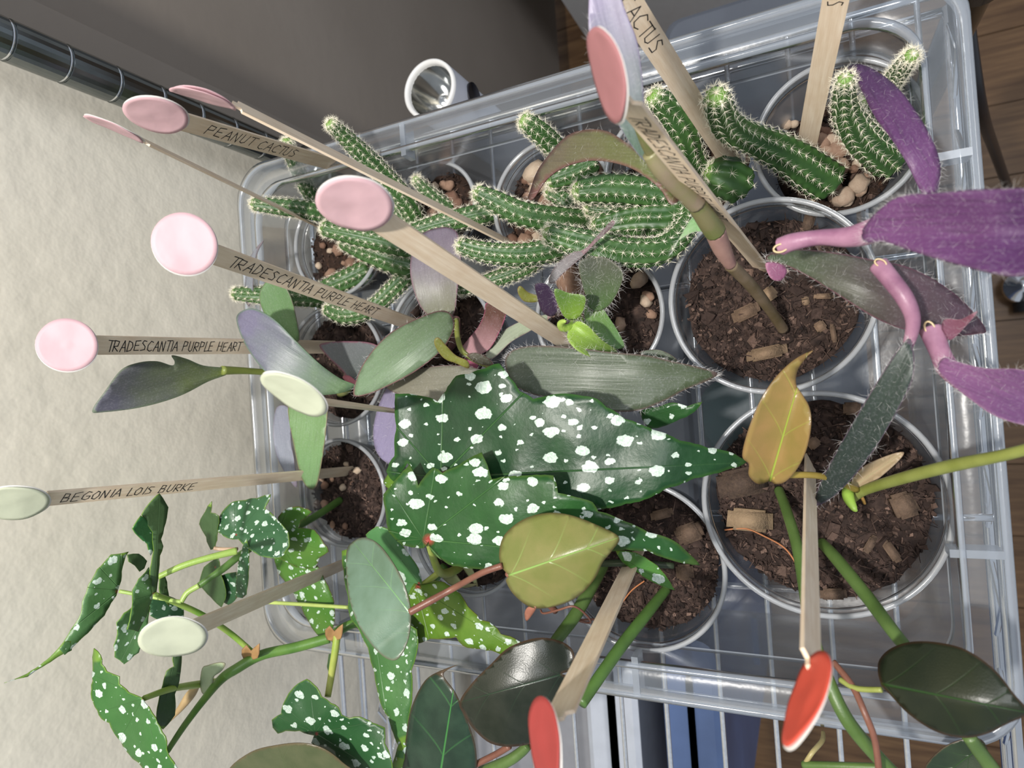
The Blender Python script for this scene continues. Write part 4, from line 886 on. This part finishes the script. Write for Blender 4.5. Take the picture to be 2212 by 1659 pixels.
tubepart(p, 'stem', ((735, 1080, .050), (690, 1110, .080), (620, 1150, .110), (540, 1185, .140), (480, 1230, .160), (430, 1265, .172)), (8, 8, 8, 8, 8, 7), stem_mat('#48692f', '#587a3c'))
def wl(outline, base, tip, mat, yb, yt, **kw): return leafmesh(p, outline, base, tip, mat, yb, yt, mode='y', smooth=False, serr=kw.pop('serr', 1.5), **kw)
def ws(pts, r, mat, name='petiole'): return tubepart(p, name, pts, r, mat, mode='y')
ws(((512, 1190, .335), (450, 1205, .345), (395, 1222, .355), (342, 1246, .365)), (8, 7, 7, 6), stem_mat('#93ae58', '#84a04c'))
ws(((430, 1265, .345), (405, 1280, .35), (392, 1300, .352)), (6, 6, 5), pm)
ws(((392, 1300, .352), (330, 1290, .37), (258, 1277, .385)), (4, 4, 4), pm)
wl(((9, 1476), (60, 1462), (110, 1430), (150, 1406), (190, 1368), (226, 1330), (252, 1286), (262, 1255), (268, 1215), (278, 1192), (240, 1198), (210, 1230), (192, 1262), (178, 1300), (175, 1325), (152, 1362), (136, 1388), (110, 1418), (60, 1455)), (256, 1278), (9, 1476), gM, .385, .400, ripple=.004)
wl(((128, 1402), (140, 1415), (155, 1405), (160, 1382), (140, 1386)), (160, 1385), (135, 1415), gM, .392, .393)
wl(((275, 1198), (300, 1196), (318, 1212), (312, 1228), (302, 1235), (292, 1222), (278, 1213)), (305, 1235), (278, 1200), gU, .390, .392)
wl(((345, 1066), (364, 1096), (355, 1140), (348, 1165), (353, 1180), (346, 1200), (338, 1280), (330, 1285), (322, 1255), (332, 1190), (330, 1150), (306, 1112), (325, 1085)), (334, 1284), (345, 1066), gU, .360, .340)
wl(((286, 1142), (305, 1114), (322, 1128), (333, 1150), (334, 1180), (326, 1200), (318, 1175), (300, 1160)), (326, 1195), (288, 1140), beg_mat('#2c6436', '#38703e', dens=.8), .352, .345)
wl(((322, 1225), (300, 1250), (286, 1275), (284, 1320), (275, 1360), (300, 1365), (318, 1330), (330, 1292), (328, 1250)), (332, 1284), (285, 1365), gM, .355, .350, ripple=.004)
wl(((268, 1325), (252, 1345), (254, 1370), (246, 1395), (248, 1420), (268, 1435), (282, 1425), (300, 1410), (308, 1390), (320, 1345), (325, 1310), (300, 1300)), (325, 1300), (260, 1430), gM, .362, .366, ripple=.004)
wl(((325, 1290), (355, 1285), (395, 1300), (397, 1335), (360, 1345), (325, 1330)), (395, 1310), (325, 1310), gD, .372, .375)
wl(((372, 1415), (393, 1417), (388, 1470), (378, 1500), (378, 1545), (352, 1576), (338, 1560), (342, 1520), (352, 1480), (360, 1450), (376, 1440)), (385, 1380), (345, 1576), gU, .36, .37)
wl(((345, 1250), (357, 1245), (362, 1270), (366, 1310), (345, 1280)), (350, 1300), (357, 1245), gU, .37, .37)
def zl(outline, base, tip, mat, zb, zt, **kw): return leafmesh(p, outline, base, tip, mat, zb, zt, smooth=False, serr=kw.pop('serr', 2), **kw)
zl(((457, 1083), (455, 1108), (472, 1115), (470, 1140), (464, 1185), (455, 1188), (445, 1160), (430, 1132), (443, 1105)), (462, 1186), (457, 1083), gU, .150, .165)
zl(((468, 1130), (480, 1105), (500, 1085), (530, 1080), (555, 1076), (584, 1068), (572, 1098), (600, 1125), (622, 1150), (625, 1180), (605, 1205), (570, 1203), (540, 1188), (515, 1165), (490, 1162), (472, 1150)), (510, 1155), (584, 1068), gD, .155, .150, ripple=.005)
zl(((600, 1118), (615, 1102), (645, 1094), (674, 1106), (650, 1125), (645, 1140), (680, 1145), (700, 1175), (710, 1192), (690, 1205), (680, 1228), (640, 1225), (605, 1205)), (600, 1160), (710, 1192), gL, .135, .120, ripple=.006)
zl(((592, 1200), (640, 1205), (685, 1222), (700, 1250), (722, 1300), (722, 1345), (712, 1372), (690, 1376), (668, 1345), (650, 1310), (628, 1270), (600, 1235)), (615, 1200), (700, 1376), gL, .125, .110, ripple=.005)
zl(((698, 1378), (710, 1400), (706, 1440), (712, 1470), (725, 1440), (735, 1400), (728, 1375)), (715, 1375), (712, 1470), gU, .10, .10)
zl(((532, 1164), (538, 1200), (532, 1285), (524, 1292), (510, 1290), (512, 1240), (522, 1190)), (528, 1290), (532, 1164), gD, .140, .158)
zl(((472, 1245), (510, 1236), (513, 1290), (495, 1308), (480, 1300), (470, 1270)), (510, 1290), (475, 1250), gD, .135, .14)
zl(((440, 1225), (470, 1205), (478, 1245), (488, 1285), (478, 1312), (455, 1290), (430, 1262)), (465, 1225), (478, 1312), gU, .145, .14)
tubepart(p, 'petiole', ((512, 1186, .15), (480, 1186, .152), (462, 1184, .155)), (4, 4, 4), stem_mat('#b8a088', '#a88a70'))
# ---------------------------------------------------------------- plant marker sticks
GL = {'A': [[(0, 0), (.35, 1), (.7, 0)], [(.12, .38), (.6, .38)]], 'B': [[(0, 0), (0, 1), (.45, .95), (.45, .6), (0, .52), (.55, .45), (.55, .05), (0, 0)]],
 'C': [[(.62, .9), (.3, 1), (0, .6), (.05, .15), (.35, 0), (.65, .1)]], 'D': [[(0, 0), (0, 1), (.45, .85), (.62, .5), (.45, .1), (0, 0)]],
 'E': [[(.6, 1), (0, .95), (0, 0), (.6, .02)], [(0, .5), (.5, .52)]], 'G': [[(.62, .9), (.3, 1), (0, .6), (.05, .12), (.4, 0), (.65, .15), (.65, .45), (.35, .45)]],
 'H': [[(0, 0), (0, 1)], [(.58, 0), (.58, 1)], [(0, .5), (.58, .5)]], 'I': [[(.15, 0), (.15, 1)]], 'K': [[(0, 0), (0, 1)], [(.6, 1), (0, .45), (.62, 0)]],
 'L': [[(0, 1), (0, 0), (.55, 0)]], 'N': [[(0, 0), (0, 1), (.55, 0), (.55, 1)]], 'O': [[(.3, 1), (0, .6), (.1, .1), (.4, 0), (.65, .4), (.55, .9), (.3, 1)]],
 'P': [[(0, 0), (0, 1), (.55, .9), (.5, .5), (0, .45)]], 'R': [[(0, 0), (0, 1), (.55, .9), (.5, .5), (0, .48), (.6, 0)]],
 'S': [[(.58, .92), (.2, 1), (.05, .75), (.5, .4), (.5, .08), (0, .05)]], 'T': [[(-.1, 1), (.7, 1)], [(.3, 1), (.3, 0)]], 'U': [[(0, 1), (.02, .15), (.3, 0), (.55, .15), (.58, 1)]]}
WD_ = {'I': .3, 'T': .6, 'L': .6}
def ribbon(g, pts, wdt, n):
    for a, b in zip(pts[:-1], pts[1:]):
        d = (b-a); 
        if d.length < 1e-6: continue
        d.normalize(); s = d.cross(n).normalized()*wdt/2; e = d*wdt*.4
        g.add([a-s-e, a+s-e, b+s+e, b-s+e], [(0, 1, 2, 3)])
def marker(label, base, zb, top, halfmaj, wpx, disc, asp, ang, col, text=None, t0=None, t1=None, side=1, flip=False, depth=None, double=False, discsign=1, wide=.0112, tshade=None, group=None, extra=.007):
    B = W(base[0], base[1], zb-.012) if False else W(base[0], base[1], zb)
    T = WD(top[0], top[1], depth or .014*F/halfmaj)
    d = (B-T).normalized(); B2 = B+d*.012; T2 = T+d*(.0085 if disc else -extra)
    mid = (B+T)/2; view = (CAM-mid).normalized(); flatw = d.cross(view).normalized(); full = wide/mpp(mid)
    ph = math.acos(max(.05, min(1, wpx/full)))*side; wv = (flatw*math.cos(ph)+(d.cross(flatw)).normalized()*math.sin(ph)).normalized()
    nrm = d.cross(wv).normalized()
    if nrm.dot(view) < 0: nrm = -nrm
    e = empty('plant_marker', B2, label, 'plant label', group)
    th = .0013; g = G(); Lg = (T2-B2).length
    bm = bmesh.new(); bmesh.ops.create_cube(bm, size=1)
    for v in bm.verts: v.co = Vector((v.co.x*Lg, v.co.y*wide, v.co.z*th))
    bmesh.ops.bevel(bm, geom=[x for x in bm.edges if abs((x.verts[0].co-x.verts[1].co).z) > th*.5], offset=wide*.3, segments=4, affect='EDGES')
    me = bpy.data.meshes.new('stick'); bm.to_mesh(me); bm.free(); me.materials.append(MAT['stick'])
    so = bpy.data.objects.new('stick', me); COL.objects.link(so); so.parent = e
    yv = nrm.cross(d).normalized(); mt = Matrix((d, yv, nrm)).transposed().to_4x4(); mt.translation = (B2+T2)/2-B2; so.matrix_local = mt
    if text:
        # readable direction runs from the sticker down to the soil
        up = nrm.cross(d).normalized(); hgt = wide*.60
        def along(px):     # parameter of stick line nearest this place of the photo
            best = None
            for i in range(401):
                q = T.lerp(B, i/400); k = q-CAM; cmv = k.x*AX+k.y*AY+k.z*AZ; x = CX+F*cmv.x/cmv.z; y = CY+F*cmv.y/cmv.z
                dd = (x-px[0])**2+(y-px[1])**2
                if best is None or dd < best[0]: best = (dd, q)
            return best[1]
        a, b = along(t0), along(t1); tl = (b-a).length; units = sum(WD_.get(ch, .8) if ch != ' ' else .55 for ch in text); k = tl/units
        x = 0; g = G(); rs = random.Random(len(label))
        for ch in text:
            if ch != ' ':
                jy = rs.uniform(-.05, .05)
                for stn in GL[ch]:
                    ribbon(g, [a+d*((x+qx*.9)*k+rs.uniform(-.02, .02)*k)+up*((qy-.5)*hgt*(1+.08*rs.uniform(-1, 1))+jy*hgt)+nrm*(th/2+.00008) for qx, qy in stn], .00052, nrm)
            x += WD_.get(ch, .8) if ch != ' ' else .55
        g.build('handwriting', MAT['ink'], e, smooth=False)
    if disc:
        C = WD(disc[0], disc[1], depth or .014*F/halfmaj)
        v = (CAM-C).normalized(); a = math.radians(ang)
        dirw = (right*math.cos(a)+down*math.sin(a)); mj = (dirw-dirw.dot(v)*v).normalized(); mn = mj.cross(v).normalized()
        tl = math.acos(max(.03, min(.999, asp)))*discsign; dn = (v*math.cos(tl)+mn*math.sin(tl)).normalized(); m2 = dn.cross(mj).normalized()
        lift = max(((q+nrm*th*.6)-C).dot(dn) for q in (T2, T+d*.0145))+.0004; C = C+dn*max(0, lift)
        def dd(off, mat, nm, bend, r=.014, shift=Vector((0, 0, 0))):
            g = G(); R = 7; n = 40; sd = Vector((disc[0]*.1, disc[1]*.07, off*1000))
            g.v.append(C+dn*off+shift); g.c.append(.5)
            for i in range(1, R+1):
                for k in range(n):
                    t = 2*math.pi*k/n; q = r*i/R; h = bend*(math.cos(t*2+sd.x)*(i/R)**2)+.0005*noise.noise(Vector((math.cos(t)*i/R*1.6, math.sin(t)*i/R*1.6, sd.x)))
                    g.v.append(C+mj*q*math.cos(t)+m2*q*math.sin(t)+dn*(off+h)+shift); g.c.append(.5)
            for k in range(n): g.f.append((0, 1+k, 1+(k+1) % n))
            for i in range(R-1):
                for k in range(n): a_ = 1+i*n+k; b_ = 1+i*n+(k+1) % n; g.f.append((a_, a_+n, b_+n, b_))
            o = g.build(nm, mat, e); md = o.modifiers.new('thickness', 'SOLIDIFY'); md.thickness = .0002; return o
        dd(.0009, col, 'sticker', .0006)
        dd(.0003, MAT['white'] if not double else col, 'sticker_back', .0002 if not double else .0016, .0143, mj*.0004)
    return e
PKL = 'round pink sticker'
marker('leftmost pink stickered plant stick lettered TRADESCANTIA PURPLE HEART, before the wall', (720, 750), .052, (146, 745), 57, 32, (146, 745), .96, 90, MAT['pink'], 'TRADESCANTIA PURPLE HEART', (232, 745), (520, 752))
marker('pink stickered stick lettered TRADESCANTIA PURPLE HEART, slanting over the wall end cactus', (895, 702), .055, (400, 527), 66, 33, (400, 527), .96, 90, MAT['pink'], 'TRADESCANTIA PURPLE HEART', (500, 560), (812, 675))
marker('plant stick with pale sage sticker, lettered BEGONIA LOIS BURKE, at the left edge', (752, 1018), .052, (36, 1083), 60, 22, (33, 1084), .58, 0, MAT['sage'], 'BEGONIA LOIS BURKE', (135, 1073), (425, 1055))
marker('bare plant stick with oval looking pale sage sticker, over the small begonia', (745, 1218), .075, (374, 1376), 66, 25, (374, 1376), .60, 2, MAT['sage'])
marker('edge on plant stick with cream sticker before the broad purple green leaf', (858, 888), .095, (660, 862), 76, 8, (636, 848), .40, 30, MAT['sage'], side=-1, extra=-.002)
marker('bare plant stick with the largest looking pink sticker, crossing the picture centre', (1235, 748), .075, (766, 440), 81, 40, (766, 440), .68, 8, MAT['pink'])
marker('plant stick with folded pink sticker in front of the dark post, lettered PEANUT CACTUS', (780, 372), .055, (337, 246), 62, 29, (337, 246), .57, 10, MAT['pink'], 'PEANUT CACTUS', (446, 282), (638, 342))
marker('plant stick with pink sticker seen from the side, between post and wall', (690, 490), .060, (270, 285), 57, 5, (248, 275), .13, 24, MAT['pink'], side=-1)
marker('side view plant stick with two pink stickers splaying apart over the post', (1108, 528), .060, (465, 205), 64, 13, (440, 196), .16, 17, MAT['pink'], double=True, side=-1)
marker('plant stick with shadowed rose sticker, lettered TRADESCANTIA PURPLE HEART, at the top edge', (1640, 572), .070, (1322, 180), 98, 30, (1315, 163), .34, 76, MAT['rose'], 'TRADESCANTIA PURPLE HEART', (1378, 250), (1562, 468), side=1)
marker('plant stick lettered CACTUS beside the lavender leaf, running off the top edge', (1580, 352), .052, (1232, -190), 70, 58, None, 1, 0, None, 'PEANUT CACTUS', (1235, -175), (1425, 108), depth=.22, extra=.0)
marker('plant stick above the top right cup, running off the top edge', (1743, 312), .044, (1843, -190), 70, 50, None, 1, 0, None, 'PEANUT CACTUS', (1838, -180), (1802, 14), depth=.24, extra=.0)
marker('plant stick with dark red sticker at the bottom edge, leaning from the second philodendron cup', (1374, 1196), .066, (1190, 1585), 100, 34, (1180, 1608), .34, 84, MAT['shaded_coral'], side=-1, depth=.20)
marker('plant stick with bright coral sticker standing in the largest cup', (1750, 1005), .070, (1752, 1490), 118, 24, (1748, 1513), .28, 113, MAT['coral'], side=1, depth=.175)
